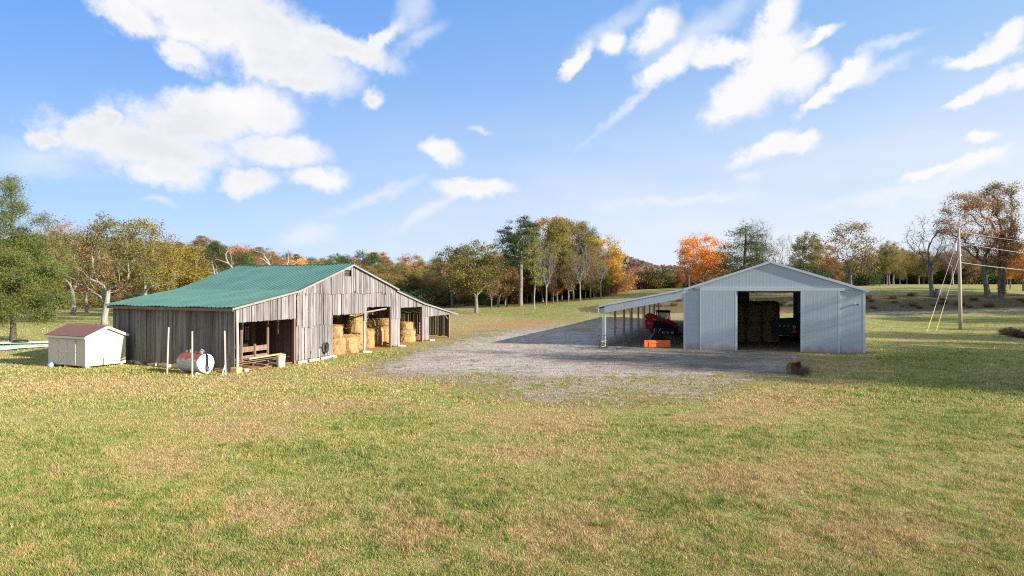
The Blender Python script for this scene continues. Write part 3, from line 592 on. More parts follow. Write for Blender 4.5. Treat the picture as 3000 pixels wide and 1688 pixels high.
# trash can
tc=thing('trash_can',Vector(B(3.05,-.32,gz(3)))+BO,'beige plastic trash can with bent lid in front of the left bay','trash can')
M_CAN=mpaint('beige_plastic',(.58,.53,.42),.5,0,.1,3,(.3,.24,.16),.4)
MB().lathe([(.20,0),(.215,.05),(.255,.58),(.27,.60),(.27,.64),(.25,.64),(.24,.6)],20).build('body',M_CAN,tc,smooth=False)
MB().lathe([(.26,.0),(.25,.05),(.05,.11)],18,T=lambda x,y,z:(x,y,z+.645+.12*x)).build('lid',mpaint('tan_lid',(.6,.47,.3),.6),tc)
mm=MB(); 
for s_ in (-1,1): mm.box(.235,.27,s_*.08-.01,s_*.08+.01,.44,.5)
mm.box(.25,.27,-.08,.08,.44,.46); mm.build('handle',mpaint('dark_plastic',(.06,.06,.06),.5),tc)
# hose coiled on the wall, hydrant
M_HOSE=mpaint('black_rubber',(.025,.025,.03),.55)
hp=Vector(B(7.25,-.09,gz(7.2)))+BO; hs=thing('garden_hose',hp,'black garden hose hanging in loops on the barn boards','hose')
for k in range(4):
    w=.13+.03*k; h=.55+.04*k; c=[]
    for a in np.linspace(0,6.283,26): 
        z=.78+h*.5*math.sin(a)*(1.15 if math.sin(a)<0 else .8); c.append(tuple(BU*(w*math.cos(a))+BN*(.03*k+.02)+Vector((0,0,z))))
    MB().tube(c,.021,6,cap=False).build('loop',M_HOSE,hs,smooth=True)
hy=thing('yard_hydrant',Vector(B(6.0,-.7,gz(6)))+BO,'thin grey yard hydrant pipe standing in front of the lowest boards','hydrant')
MB().tube([(0,0,-.1),(0,0,.85)],.022,8).build('pipe',M_METAL if 'M_METAL' in globals() else M_WSTONE,hy); MB().tube([(-.02,0,.82),(.1,-.02,.9),(.14,-.02,.78)],.03,8).build('spout',M_HOSE,hy)
# small flatbed trailer in the far bay and feed rack
M_GALV=mpaint('galvanised_steel',(.55,.56,.58),.4,.6,.15,4,(.35,.3,.25),.4)
tr=thing('flat_trailer',Vector(B(18.6,4.0,gz(18)))+BO,'low flat trailer with a rusty deck parked inside the bay beyond the shaggy bale','trailer')
rail(tr,(17.6,4.2,.72),(22.6,4.2,.72),1.6,.12,'deck',M_OLD)
for s in (19.2,20.4):
    m=MB(); a=Vector(loc(tr,s,3.3,.33)); d=BV*(.22); m.tube([a,a+d],.33,16); m.build('wheel',M_HOSE,tr)
rail(tr,(17.9,3.36,.52),(18.25,3.36,.52),.03,.1,'reflector',mpaint('red_reflector',(.6,.03,.03),.3))
fr=thing('feeder_panel',Vector(B(22.0,1.2,gz(22)))+BO,'galvanised tube livestock panel leaning in the rightmost bay','gate')
for z in (.75,1.0,1.25,1.5): rail(fr,(21.3,1.3,z-.05),(22.9,1.3,z+.03),.045,.045,'tube_rail',M_GALV)
for s in (21.35,22.1,22.85): rail(fr,(s,1.3,.0),(s,1.3,1.55),.05,.05,'tube_upright',M_GALV)
# ------------------------------------------------------------ pole barn of pale ribbed steel
M_SID=mpaint('pale_steel_siding',(.375,.44,.475),.5,0,.05,1.2,(.33,.31,.27),.35,spec=.4)
_nt=NT(M_SID.node_tree); _b=M_SID.node_tree.nodes['Principled BSDF']; _old=_b.inputs['Base Color'].links[0].from_socket; _c=co(_nt)
_z=_nt('ShaderNodeSeparateXYZ',{0:_c}).outputs[2]; _f=_nt.rng(_nt.math('SUBTRACT',_nt.math('MULTIPLY',_nt.noise(_nt.mapv(_c,scale=(2,2,.8)),1.5,5,.65),1.0),_z),.02,.42)
_nt.put(_b.inputs['Base Color'],_nt.mix(_nt.math('MULTIPLY',_f,.55),_old,(.26,.17,.10,1)))   # mud splashed on the lowest sheeting
M_SIDT=mpaint('pale_steel_trim',(.48,.53,.56),.4,0,.04,2,spec=.5)
M_ROOFW=mpaint('pale_steel_roof',(.42,.44,.44),.4,0,.05,1.2)
M_POSTT=mwood('treated_post',(.30,.23,.18),(.14,.09,.07),(.42,.33,.26),rand=.25)
M_TAN=mwood('pine_post',(.52,.38,.24),(.35,.22,.12),(.65,.5,.34),rand=.2)
PO=Vector((12.68,46.6,0)); PW=Vector((.941,-.339,0)); PD=Vector((.339,.941,0)); PH=11.83; PL=34.6
def Q(w,d,z): p=PW*w+PD*d; return (p.x,p.y,z)
pb=thing('pole_barn',PO,'pale blue grey steel pole barn with open sliding doors and a side lean-to','shed')
gq=lambda w,d: tz(PO.x+PW.x*w+PD.x*d,PO.y+PW.y*w+PD.y*d)
AP=5.92; 
def prz(w):
    if w<0: return 4.30+w*.197
    return 4.36+(6.28-4.36)*(w/AP) if w<AP else 6.28-(6.28-4.32)*((w-AP)/(PH-AP))
def panel(w0,w1,zb,zt,d,name,mat=M_SID,parent=None,pitch=.229,rib=.0012,th=.03,label=None,out=-1):
    "ribbed sheet across w at depth d, facing -d"
    m=MB(); ws=[w0]; k=math.ceil(w0/pitch)
    prof=[(w0,0)]
    w=k*pitch
    while w<w1-.06:
        if w>w0+.05: prof+=[(w-.04,0),(w-.012,rib),(w+.012,rib),(w+.04,0)]
        w+=pitch
    prof.append((w1,0))
    if w0<AP<w1: prof.append((AP,0)); prof.sort()
    Zt=zt if callable(zt) else (lambda w:zt); Zb=zb if callable(zb) else (lambda w:zb)
    n=len(prof); vs=[Q(w,d+out*h,Zb(w)) for w,h in prof]+[Q(w,d+out*h,Zt(w)) for w,h in prof]
    m.add(vs,[(i,i+1,n+i+1,n+i) for i in range(n-1)]); o=m.build(name,mat,parent or pb); md=o.modifiers.new('s','SOLIDIFY'); md.thickness=th; md.offset=-out*1.0
    if label: o['label']=label
    return o
def pbox(w0,w1,d0,d1,z0,z1,name,mat,parent=None,T=None): m=MB(); m.box(w0,w1,d0,d1,z0,z1,Q); return m.build(name,mat,parent or pb)
HD=4.29
panel(0,1.18,lambda w:gq(w,0)-.05,HD+.2,0,'wall',label='front wall panel left of the sliding door'); panel(10.2,PH,lambda w:gq(w,0)-.05,HD+.02,0,'wall',label='front wall panel right of the sliding door'); panel(0,PH,HD,lambda w:prz(w)-.02,0.0,'wall',label='front gable wall')
# door track header
pbox(1.15,10.6,-.16,-.03,HD-.02,HD+.20,'door_track',M_SIDT)
def door(w0,w1,side):
    o=panel(w0,w1,lambda w:gq(w,0)+.0,HD-.03,-.12,'sliding_door',th=.04); 
    for a in (w0,w1-.09): 
        m=MB(); m.box(a,a+.09,-.165,-.06,gq(a,0)+.0,HD-.03,Q); m.build('edge_trim',M_SIDT,o)
    h=w1-.35 if side<0 else w0+.12; m=MB(); m.beam(Q(h,-.18,1.12),Q(h+.2,-.18,1.18),.03,.03); m.build('handle',M_SIDT,o); return o
door(1.15,3.66,-1)['label']='left sliding door'; door(7.88,10.28,1)['label']='right sliding door'
pbox(3.60,3.72,-.05,.07,gq(3.6,0),HD,'door_jamb',M_SIDT); pbox(7.84,7.92,-.02,.1,gq(7.8,0),HD,'door_jamb',M_SIDT)
for a in (0,PH-.1): pbox(a-.02,a+.12,-.04,-.0,gq(a,0)-.03,prz(a)-.08,'corner_trim',M_SIDT)
# side and back walls
def sidepanel(w,d0,d1,zt,out,label=None):
    m=MB(); prof=[(d0,0)]; d=d0+.229
    while d<d1-.1: prof+=[(d-.03,0),(d-.012,.018),(d+.012,.018),(d+.03,0)]; d+=.229
    prof.append((d1,0)); n=len(prof); m.add([Q(w+out*h,d,gq(w,d)-.05) for d,h in prof]+[Q(w+out*h,d,zt) for d,h in prof],[(i,i+1,n+i+1,n+i) for i in range(n-1)])
    o=m.build('wall',M_SID,pb); md=o.modifiers.new('s','SOLIDIFY'); md.thickness=.03; md.offset=-out*1.0
    if label:o['label']=label
sidepanel(PH,0,PL,4.3,1,'right side wall'); sidepanel(0,0,PL,4.3,-1,'left side wall under the lean-to')
panel(0,4.95,lambda w:gq(w,PL)-.05,4.45,PL,'wall'); panel(9.96,PH,lambda w:gq(w,PL)-.05,4.45,PL,'wall'); panel(0,PH,4.40,lambda w:prz(w)-.02,PL+.02,'wall')
pbox(4.85,5.0,PL-.2,PL-.05,0.1,4.4,'jamb_post',M_TAN); pbox(9.92,10.06,PL-.2,PL-.05,.1,4.4,'jamb_post',M_TAN)
# roof
def slope(pts,d0,d1,name,lift=0):
    m=MB(); prof=[]; d=d0
    while d<d1-.1: prof+=[(d,0),(d+.2,0),(d+.208,.02),(d+.222,.02)]; d+=.229
    prof.append((d1,0)); n=len(prof); vs=[Q(w,dd,z+h+lift) for w,z in pts for dd,h in prof]
    m.add(vs,[(i*n+k,i*n+k+1,(i+1)*n+k+1,(i+1)*n+k) for i in range(len(pts)-1) for k in range(n-1)]); o=m.build(name,M_ROOFW,pb); md=o.modifiers.new('s','SOLIDIFY'); md.thickness=.03; md.offset=-1; return o
slope([(-.02,prz(0)+.03),(AP,6.36)],-.1,PL+.1,'roof'); slope([(AP,6.36),(PH+.22,prz(PH)-.0)],-.1,PL+.1,'roof')
slope([(-6.2,prz(-6.2)+.05),(-.05,prz(0)+.0)],-.08,PL,'roof').__setitem__('label','lean-to roof')
m=MB(); m.beam(Q(AP,-.1,6.39),Q(AP,PL+.1,6.39),.3,.04); m.build('ridge_cap',M_SIDT,pb)
# rake trims
def rake(w0,z0,w1,z1,h=.16,d=-.13): 
    m=MB(); m.hexa([Q(w0,d,z0-h),Q(w1,d,z1-h),Q(w1,d+.07,z1-h),Q(w0,d+.07,z0-h),Q(w0,d,z0),Q(w1,d,z1),Q(w1,d+.07,z1),Q(w0,d+.07,z0)]); return m.build('rake_trim',M_SIDT,pb)
rake(0,prz(0)+.06,AP,6.40); rake(AP,6.40,PH+.22,prz(PH)+.02); rake(-6.35,prz(-6.35)+.07,0,prz(0)+.04,h=.10,d=-.1)
# lean-to fascia
panel(-5.91,-.02,lambda w:prz(w)-.58,lambda w:prz(w)+.0,-.02,'fascia',label='ribbed steel fascia across the front of the lean-to')
m=MB(); m.box(-6.50,-6.32,-.05,PL,2.88,3.0,Q); m.build('gutter',M_SID,pb)
for i in range(9):
    d=i*4.3+.05 if i<8 else PL-.1; m=MB(); m.box(-5.98,-5.82,d-.08,d+.08,gq(-5.9,d)-.05,2.95,Q); o=m.build('post',M_SID if i==0 else M_POSTT,pb)
    if i==0: o['label']='steel-clad corner post of the lean-to'
m=MB(); m.box(-5.95,-5.86,0.1,PL-.1,2.78,2.98,Q); m.build('eave_beam',M_POSTT,pb)
M_DOWN=mpaint('dull_downspout',(.26,.29,.31),.5)
for d in (0,12.9,21.5,30.1): 
    MB().tube([Q(-6.42,d+.0,2.9),Q(-6.40,d,2.62),Q(-6.33,d,2.48),Q(-6.08,d,2.3),Q(-6.05,d,2.15),Q(-6.05,d,.15),Q(-6.15,d,.06)],.045,8).build('downspout',M_DOWN,pb)
m=MB()
for d in np.arange(.4,PL,1.2): m.beam(Q(-6.1,d,prz(-6.1)-.05),Q(-.1,d,prz(0)-.12),.05,.14)
m.build('lean_to_rafters',M_POSTT,pb)
m=MB()
for d in np.arange(2.0,PL,2.4):
    m.beam(Q(.1,d,4.25),Q(PH-.1,d,4.25),.05,.16); m.beam(Q(.1,d,4.3),Q(AP,d,6.2),.05,.14); m.beam(Q(AP,d,6.2),Q(PH-.1,d,4.3),.05,.14)
    for f in (.25,.5,.75): m.beam(Q(PH*f,d,4.25),Q(PH*f,d,prz(PH*f)-.15),.05,.1)
m.build('roof_trusses',M_POSTT,pb)
for d in np.arange(4.3,PL-1,4.3):
    for w in (.15,PH-.15): m=MB(); m.box(w-.08,w+.08,d-.08,d+.08,0,4.3,Q); m.build('inner_post',M_POSTT,pb)
# light fixture by the right corner
fx=MB(); fx.box(11.15,11.32,-.14,-.02,3.33,3.42,Q); fl=fx.build('wall_lamp',M_SIDT,pb); MB().lathe([(.05,0),(.07,.06),(.03,.1)],12,T=lambda x,y,z:(Q(11.36,-.12,3.3)[0]+x,Q(11.36,-.12,3.3)[1]-z,3.36+y)).build('lamp_head',mpaint('lamp_black',(.05,.05,.05),.4),fl)

# ------------------------------------------------------------ dark bales inside the pole barn
k=0
def PQ(w,d): p=PO+PW*w+PD*d; return (p.x,p.y)
for d in (8.0,9.4,10.8):
    for w in (.9,2.25,3.6,4.95,6.25):
        for z in (0,1.62):
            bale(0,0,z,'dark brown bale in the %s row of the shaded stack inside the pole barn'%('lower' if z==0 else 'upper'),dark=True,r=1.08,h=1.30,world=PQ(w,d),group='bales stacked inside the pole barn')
# implement with a hopper (feed mixer / baler) parked beside the stack
M_BLK=mpaint('black_paint',(.02,.02,.02),.5,0,.3,3); M_WHT=mpaint('white_paint',(.75,.75,.75),.5); M_RED=mpaint('signal_red',(.75,.02,.03),.4)
fm=thing('feed_wagon',(*PQ(7.7,7.0),gq(7.7,7)),'black farm wagon with a slow vehicle triangle parked inside the pole barn','wagon',rz=R(-19.8))
m=MB(); m.add([(-1.3,0,.7),(1.3,0,.7),(1.3,3.5,.7),(-1.3,3.5,.7),(-1.45,-.1,1.75),(1.5,-.1,1.95),(1.5,3.6,1.95),(-1.45,3.6,1.75)],[(3,2,1,0),(4,5,6,7),(0,1,5,4),(1,2,6,5),(2,3,7,6),(3,0,4,7)]); m.build('body',M_BLK,fm,bev=.03)
m=MB(); m.beam((-1.3,.2,.6),(-1.3,3.4,.6),.12,.16); m.beam((1.3,.2,.6),(1.3,3.4,.6),.12,.16); m.beam((-1.3,.2,.6),(1.3,.2,.6),.12,.16); m.build('chassis',M_BLK,fm)
for x in (-1.15,1.15):
    for y in (.9,2.6):
        w_=MB().tube([(x-.13,y,.38),(x+.13,y,.38)],.38,18).build('wheel',M_HOSE,fm); MB().tube([(x-.15,y,.38),(x+.15,y,.38)],.16,12).build('rim',M_GALV,w_)
m=MB()
for i in range(4): m.box(-.85+i*.32,-.7+i*.32,-.135,-.105,1.33,1.37)
m.build('reflector_strip',M_WHT,fm)
m=MB(); m.box(-.9,-.55,-.135,-.1,.58,.62); m.box(-.3,-.1,-.135,-.1,.6,.62); m.build('reflector_strip',M_WHT,fm)
m=MB(); 
def tri(r,y): return [(.28+r*math.sin(a),y,.95+r*math.cos(a)) for a in (0,2.094,4.189)]
m.prism(tri(.26,-.15),(0,.03,0)); o=m.build('slow_vehicle_triangle',M_RED,fm); m=MB(); m.prism(tri(.13,-.162),(0,.01,0)); m.build('triangle_centre',mpaint('orange_centre',(.85,.12,.05),.5),o)
m=MB(); m.tube([(.28,-.165,1.28),(.28,-.13,1.28)],.115,20); o=m.build('speed_disc',M_WHT,fm); m=MB(); m.box(.25,.275,-.175,-.166,1.23,1.33); m.box(.29,.31,-.175,-.166,1.23,1.33); m.build('digit',M_BLK,o)
m=MB(); m.box(-2.1,-1.85,-.14,-.1,.55,.6); m.build('red_reflector',M_RED,fm)

# ------------------------------------------------------------ compact track loader
M_LRED=mpaint('loader_red',(.62,.02,.05),.35,0,.1,3,(.2,.05,.05),.3); M_GLASS,_q0,_b=newmat('cab_glass'); _b.inputs['Base Color'].default_value=(.25,.28,.24,1); _b.inputs['Roughness'].default_value=.08; _b.inputs['Alpha'].default_value=.35
lp_=hit(1950,990); lp_=at(1940,60.5); 
ld=thing('track_loader',(lp_[0],lp_[1],tz(lp_[0],lp_[1])),'red and black compact track loader parked under the lean-to','loader',rz=R(-6)); ld.scale=(1.08,)*3
# local x = forwards (to the right of the photograph), y = width
def xprof(poly,y0,y1,name,mat,par=ld,bev=.02): return MB().prism([(x,y0,z) for x,z in poly],(0,y1-y0,0)).build(name,mat,par,bev=bev)
for y in (-.85,.5):
    t=xprof([(-1.05,.28),(-.85,.05),(.85,.03),(1.1,.25),(1.05,.45),(.75,.62),(-.75,.66),(-1.02,.5)],y,y+.36,'track',M_HOSE)
    m=MB()
    for x in (-.75,-.38,0,.38,.75): m.tube([(x,y-.012,.22),(x,y+.372,.22)],.13,12)
    m.tube([(-.72,y-.012,.46),(-.72,y+.372,.46)],.14,12); m.build('track_rollers',M_GALV,t)
xprof([(-1.15,.45),(1.0,.4),(1.0,.8),(.7,1.1),(-1.15,1.15)],-.48,.48,'body',M_BLK)
hd=xprof([(-1.55,.62),(-1.45,.5),(-.9,.5),(-.75,1.3),(-1.0,1.5),(-1.5,1.45)],-.7,.7,'engine_hood',M_LRED)
m=MB(); m.box(-1.585,-1.555,-.5,.5,.75,1.3); m.build('rear_grille',mpaint('rear_orange',(.75,.12,.08),.5),hd)
cab=MB()
for x in (-.42,.62):
    for y in (-.5,.5): cab.beam((x,y,1.15),(x-(.05 if x>0 else -.0),y,2.08),.08,.08)
cab.box(-.52,.68,-.56,.56,2.05,2.15)
for y in (-.5,.5): cab.beam((-.42,y,1.3),(.62,y,1.3),.06,.12); cab.beam((-.42,y,2.0),(.6,y,2.0),.06,.1)
c_=cab.build('cab',M_BLK,ld,bev=.01)
m=MB()
for y in (-.5,.49): m.box(-.3,.5,y,y+.01,1.42,1.92)
m.box(-.3,-.29,-.46,.46,1.4,1.95); m.build('cab_window',M_GLASS,c_)
m=MB(); m.box(-.15,.3,-.25,.25,1.0,1.12); m.box(-.25,-.12,-.25,.25,1.1,1.7); m.build('seat',M_BLK,c_)
for y in (-.74,.62):
    bm=MB().prism([(-1.45,y,1.35),(-1.4,y,1.72),(-1.05,y,1.9),(-.75,y,1.82),(.95,y,1.15),(1.25,y,.55),(1.1,y,.42),(.8,y,.9),(-.85,y,1.42),(-1.0,y,1.3)],(0,.12,0)).build('lift_arm',M_LRED,ld,bev=.015)
    MB().beam((-.8,y+.06,1.25),(.55,y+.06,.95),.07,.07).build('hydraulic_cylinder',M_BLK,bm)
m=MB(); m.box(1.05,1.2,-.75,.75,.2,.62); m.box(1.18,1.26,-.8,.8,.1,.22); m.beam((1.2,-.35,.55),(1.22,-.35,1.0),.06,.06); m.beam((1.2,.35,.55),(1.22,.35,1.0),.06,.06); m.build('quick_attach',M_BLK,ld)
m=MB()
for y in (-.4,.4): m.box(1.25,2.35,y-.07,y+.07,.08,.13)
m.box(1.24,1.3,-.6,.6,.1,.75); m.build('pallet_forks',M_BLK,ld)
def text(name,body,size,mat,parent,loc_,rot,label=None):
    cu=bpy.data.curves.new(name,'FONT'); cu.body=body; cu.size=size; cu.extrude=.003; cu.align_x='CENTER'; cu.align_y='CENTER'; t=bpy.data.objects.new(name,cu); link(t)
    bpy.context.view_layer.update(); me=bpy.data.meshes.new_from_object(t.evaluated_get(bpy.context.evaluated_depsgraph_get())); bpy.data.objects.remove(t); me.materials.clear(); me.materials.append(mat)
    o=bpy.data.objects.new(name,me); link(o); o.parent=parent; o.location=loc_; o.rotation_euler=rot; return o
text('arm_lettering','KUBOTA',.24,M_WHT,ld,(-.1,-.752,1.52),(R(90),R(21.5),0)); text('hood_lettering','SVL',.26,M_WHT,ld,(-1.15,-.712,1.02),(R(90),0,0))

# orange bucket, black implement, fork frame, pipes
ob=hit(1926,1021); bk=thing('loader_bucket',ob,'bright orange loader bucket seen from behind on the ground in front of the lean-to','bucket',rz=R(-3))
M_ORG=mpaint('bucket_orange',(.80,.15,.035),.5,0,.1,3,(.35,.12,.06),.35)
W2=.96
MB().prism([(-W2,0,.06),(-W2,.0,.50),(-W2,.05,.56),(-W2,.12,.54),(-W2,.06,.12),(-W2,.55,.03),(-W2,.55,.0),(-W2,.05,0)],(2*W2,0,0)).build('shell',M_ORG,bk,bev=.01)
for x in (-W2,W2-.03): MB().prism([(x,0,.06),(x,.0,.56),(x,.15,.56),(x,.6,.1),(x,.6,0),(x,.05,0)],(.03,0,0)).build('side_plate',M_ORG,bk)
m=MB(); m.box(-.62,.62,-.045,-.003,.36,.42); m.box(-.62,-.55,-.045,-.003,.06,.36); m.box(.55,.62,-.045,-.003,.06,.36)
for x in (-.62,.48): m.box(x-.12,x+.25,-.035,-.003,.50,.56)
m.build('mounting_frame',M_ORG,bk)
bp=hit(1932,1001); im=thing('hitch_implement',bp,'black three point hitch implement standing behind the orange bucket','implement',rz=R(2))
MB().prism([(-.75,0,0),(-.62,0,.35),(-.42,.1,.62),(.2,.1,.60),(.55,0,.30),(.85,0,.0)],(0,.75,0)).build('blade_box',M_BLK,im,bev=.03)
m=MB(); 
for a,b in (((-.5,.2,.3),(-.15,.35,1.15)),((.45,.2,.3),(-.05,.35,1.15)),((-.1,.35,1.1),(.3,.8,.55)),((-.25,.1,.5),(-.05,.3,.95))): m.beam(a,b,.09,.09)
m.build('hitch_frame',M_BLK,im); MB().beam((-.05,-.02,.82),(.12,-.02,1.08),.035,.035).build('pin',M_WHT,im)
fp=hit(1768,1022); ff=thing('fork_frame',fp,'black pallet fork frame standing beside the lean-to corner post','fork frame',rz=R(32))
m=MB()
for x in (-.36,.36): m.beam((x,0,0),(x,.06,.98),.06,.06)
for z in (.05,.32,.58,.95): m.beam((-.36,.02,z),(.36,.02,z),.07,.06)
for x in (-.18,-.06,.06,.18): m.beam((x,.03,.6),(x,.06,.95),.02,.02)
m.build('frame',M_BLK,ff); m=MB(); m.beam((-.2,-.03,.1),(.16,-.03,.16),.03,.04); m.beam((.16,-.03,.16),(.16,-.03,.42),.03,.03); m.beam((-.25,-.03,.52),(.25,-.03,.55),.02,.03); m.build('latch_bar',M_GALV,ff)
for a,b,lb in (((1780,1025),(1804,1026),'longer white pipe on the ground nearest the fork frame'),((1808,1022),(1818,1022.6),'short white pipe on the ground away from the fork frame'),((1786,1021),(1802,1022),'thin white pipe just behind the longer pipe on the ground')):
    A_=hit(*a); B_=hit(*b); mm=MB(); mm.tube([Vector((0,0,.03)),B_-A_+Vector((0,0,.03))],.022,8); o=mm.build('pipe',M_WHT); o.location=A_; tag(o,lb,'pipe','white pipes on the ground')
# rusty green bucket half sunk in weeds
rbp=hit(2316,1096); rbk=thing('old_bucket',rbp,'old green loader bucket with a rusty inside lying on its end in dead weeds','bucket',rz=R(-58))
M_RUST=mpaint('rust',(.17,.065,.03),.85,0,.35,5,(.08,.04,.03),.8,bumps=.6); M_OGRN=mpaint('old_green_paint',(.10,.13,.075),.7,0,.3,4,(.16,.09,.05),.8)
arc=[(-.18+.0,.0)]; arc=[(.34-.42*math.cos(a)*1.0,.36+.36*math.sin(a)) for a in np.linspace(-1.5,1.15,12)]
m=MB(); n=len(arc); vs=[]
for y in (-.35,.75):
    for x,z in arc: vs.append((x,y,z))
m.add(vs,[(i,i+1,n+i+1,n+i) for i in range(n-1)]); o=m.build('shell',M_RUST,rbk); md=o.modifiers.new('s','SOLIDIFY'); md.thickness=.025
MB().prism([(x,-.37,z) for x,z in arc],(0,.03,0)).build('side_plate',M_OGRN,rbk); MB().prism([(x,.75,z) for x,z in arc],(0,.03,0)).build('side_plate',M_RUST,rbk)
e=arc[-1]; m=MB(); m.box(e[0]-.04,e[0]+.06,-.37,.78,e[1]-.01,e[1]+.03); m.build('cutting_edge',M_RUST,rbk); rbk.scale=(.85,.85,.85)
# ------------------------------------------------------------ cream garden shed
M_CREAM=mpaint('cream_siding',(.66,.585,.46),.6,0,.05,2,(.5,.45,.36),.3); M_CREAMT=mpaint('cream_trim',(.74,.68,.56),.55,0,.04,2)
def mshingle():
    m,nt,b=newmat('red_brown_shingle'); c=co(nt); 
    br=nt('ShaderNodeTexBrick',{'Vector':c,'Color1':(.17,.06,.05,1),'Color2':(.25,.09,.075,1),'Mortar':(.07,.03,.03,1),'Scale':1.0,'Mortar Size':.012,'Brick Width':.30,'Row Height':.14})
    n=nt.noise(c,30,4); nt.put(b.inputs['Base Color'],nt.mix(nt.rng(n,.3,.7),br.outputs[0],(.22,.10,.09,1))); b.inputs['Roughness'].default_value=.9; bump(nt,b,br.outputs[1],-.6,.02); return m
M_SHIN=mshingle()
SO=hit(251,1083.5); SU=Vector((.437,.899,0)); SV=Vector((-.899,.437,0))
zS=SO.z+.03
sh=thing('garden_shed',SO,'small cream garden shed with a red brown shingle roof and double doors','shed',rz=math.atan2(SV.y,SV.x))
# local x = along the door side (SV), local y = towards -SU ... keep right-handed: x=SV, y=-SU
GW=2.2; LL=3.55; H0=1.78; HR=2.22; zb=.12
def S(x,y,z): return (x,-y,z)
m=MB(); m.prism([S(0,0,zb),S(0,0,H0),S(0,GW/2,HR-.05),S(0,GW,H0),S(0,GW,zb)],(LL,0,0)); m.build('wall',M_CREAM,sh)
m=MB()
for i in range(1,11): y=GW*i/11; m.box(-.012,0.004,-y-.006,-y+.006,zb+.02,min(H0+(HR-H0)*(1-abs(y-GW/2)/(GW/2)),HR)-.06)
m.build('batten',mpaint('cream_groove',(.62,.58,.48),.7),sh)
for a,b in ((-.12,GW/2),(GW+.12,GW/2)):
    za=H0+.0-.04; m=MB(); pts=[S(-.14,a,za),S(LL+.14,a,za),S(LL+.14,b,HR+.06),S(-.14,b,HR+.06)]
    m.add([(x,y,z) for x,y,z in pts]+[(x,y,z+.05) for x,y,z in pts],[(0,1,2,3),(7,6,5,4),(0,4,5,1),(1,5,6,2),(2,6,7,3),(3,7,4,0)]); m.build('roof',M_SHIN,sh)
    m=MB(); m.beam(S(-.16,a,za-.04),S(-.16,b,HR+.02),.03,.13); m.build('rake_board',M_CREAMT,sh)
m=MB(); m.box(-.14,LL+.14,.11,.14,H0-.14,H0-.03); m.build('fascia',M_CREAMT,sh)
for x,y in ((-.025,.012),(-.025,-GW-.012)): m=MB(); m.box(x,x+.03,y-.06 if y>0 else y,y if y>0 else y+.07,zb,H0-.05); m.build('corner_board',M_CREAMT,sh)
m=MB(); m.box(-.02,.06,0,.022,zb,H0-.12); m.build('corner_board',M_CREAMT,sh)
M_GRN=mpaint('shed_door_groove',(.42,.40,.36),.7)
for x0,x1,hx in ((.85,1.68,-1),(1.71,2.54,1)):
    m=MB(); m.box(x0,x1,.004,.035,zb+.05,H0-.22); d=m.build('door',M_CREAM,sh)
    m=MB(); t=.045; z0=zb+.05; z1=H0-.22; zm=.88
    for a in (x0,x1-t): m.box(a,a+t,.036,.052,z0,z1)
    for z in (z0,zm-t/2,z1-t): m.box(x0+t,x1-t,.036,.052,z,z+t)
    m.beam(((x0+t),.046,z0+t),((x1-t),.046,zm-t),.014,t); m.beam(((x1-t),.045,z0+t),((x0+t),.045,zm-t),.012,t)
    for a,s in ((x0+t,1),(x1-t,-1)): m.beam((a,.045,z1-t-.14),(a+s*.14,.045,z1-t),.012,.03)
    m.build('door_trim',M_CREAMT,d)
    m=MB(); hxx=x1-.02 if hx>0 else x0+.02
    for z in (z0+.06,zm,z1-.07):
        m.box(hxx-.035,hxx+.035,.053,.062,z-.012,z+.012); m.box(hxx-.008,hxx+.008,.053,.062,z-.04,z+.04)
    m.build('hinge',mpaint('hinge_black',(.03,.03,.03),.5),d)
m=MB(); m.box(1.64,1.68,.055,.08,.9,.94); m.build('latch',M_GALV,sh)
m=MB()
for x in (.1,LL/2,LL-.3):
    for y in (-.25,-GW+.05): m.box(x,x+.3,y,y+.2,-.1,zb)
m.build('foundation_block',M_CLAYB,sh)
# ------------------------------------------------------------ fuel tank
M_TKW=mpaint('tank_white',(.78,.78,.78),.4,0,.04,2,(.5,.45,.4),.3)
def mtank():
    m,nt,b=newmat('tank_rusting_white'); c=co(nt); s=nt('ShaderNodeSeparateXYZ',{0:c}); n=nt.noise(nt.mapv(c,scale=(4,2,1)),3,6,.7); n2=nt.noise(c,7,5,.65)
    f=nt.rng(nt.math('ADD',s.outputs[2],nt.math('MULTIPLY',nt.math('SUBTRACT',n,.5),.9)),.72,.80)
    col=nt.mix(f,nt.mix(nt.rng(n2,.35,.7),(.56,.52,.48,1),(.33,.30,.28,1)),nt.mix(n2,(.20,.035,.02,1),(.42,.12,.06,1)))
    nt.put(b.inputs['Base Color'],col); b.inputs['Roughness'].default_value=.55; return m
tk=hit(604,1099); AX=Vector(BV).normalized(); SIDE=Vector((AX.y,-AX.x,0))*-1
tp=thing('fuel_tank',tk+AX*.05,'white horizontal fuel tank with a rusty red top beside the barn wall','tank',rz=math.atan2(AX.y,AX.x))
r=.5; zc=.58
prof=[(.02,-.02),(r*.9,-.01),(r,.03),(r,1.62),(r*.95,1.68),(.05,1.75)]
o=MB().lathe(prof,36,T=lambda x,y,z:(z,x,y+zc)).build('shell',mtank(),tp,smooth=False)
MB().tube([(-.035,0,zc),(-.012,0,zc)],.485,36).build('end_cap',M_TKW,tp)
for x in (.25,1.35): m=MB(); m.box(x-.07,x+.07,-.42,.42,-.08,.13); m.build('cradle',M_STONE,tp)
m=MB(); m.box(.15,.35,-.09,.09,1.06,1.2); m.tube([(.1,0,1.2),(.25,.02,1.27),(.42,-.03,1.17)],.06,10); m.tube([(.2,-.1,1.12),(.2,.12,1.16)],.05,10); m.tube([(.3,-.04,1.1),(.62,-.02,1.12)],.02,6); m.build('pump',M_GALV,tp,bev=.01)
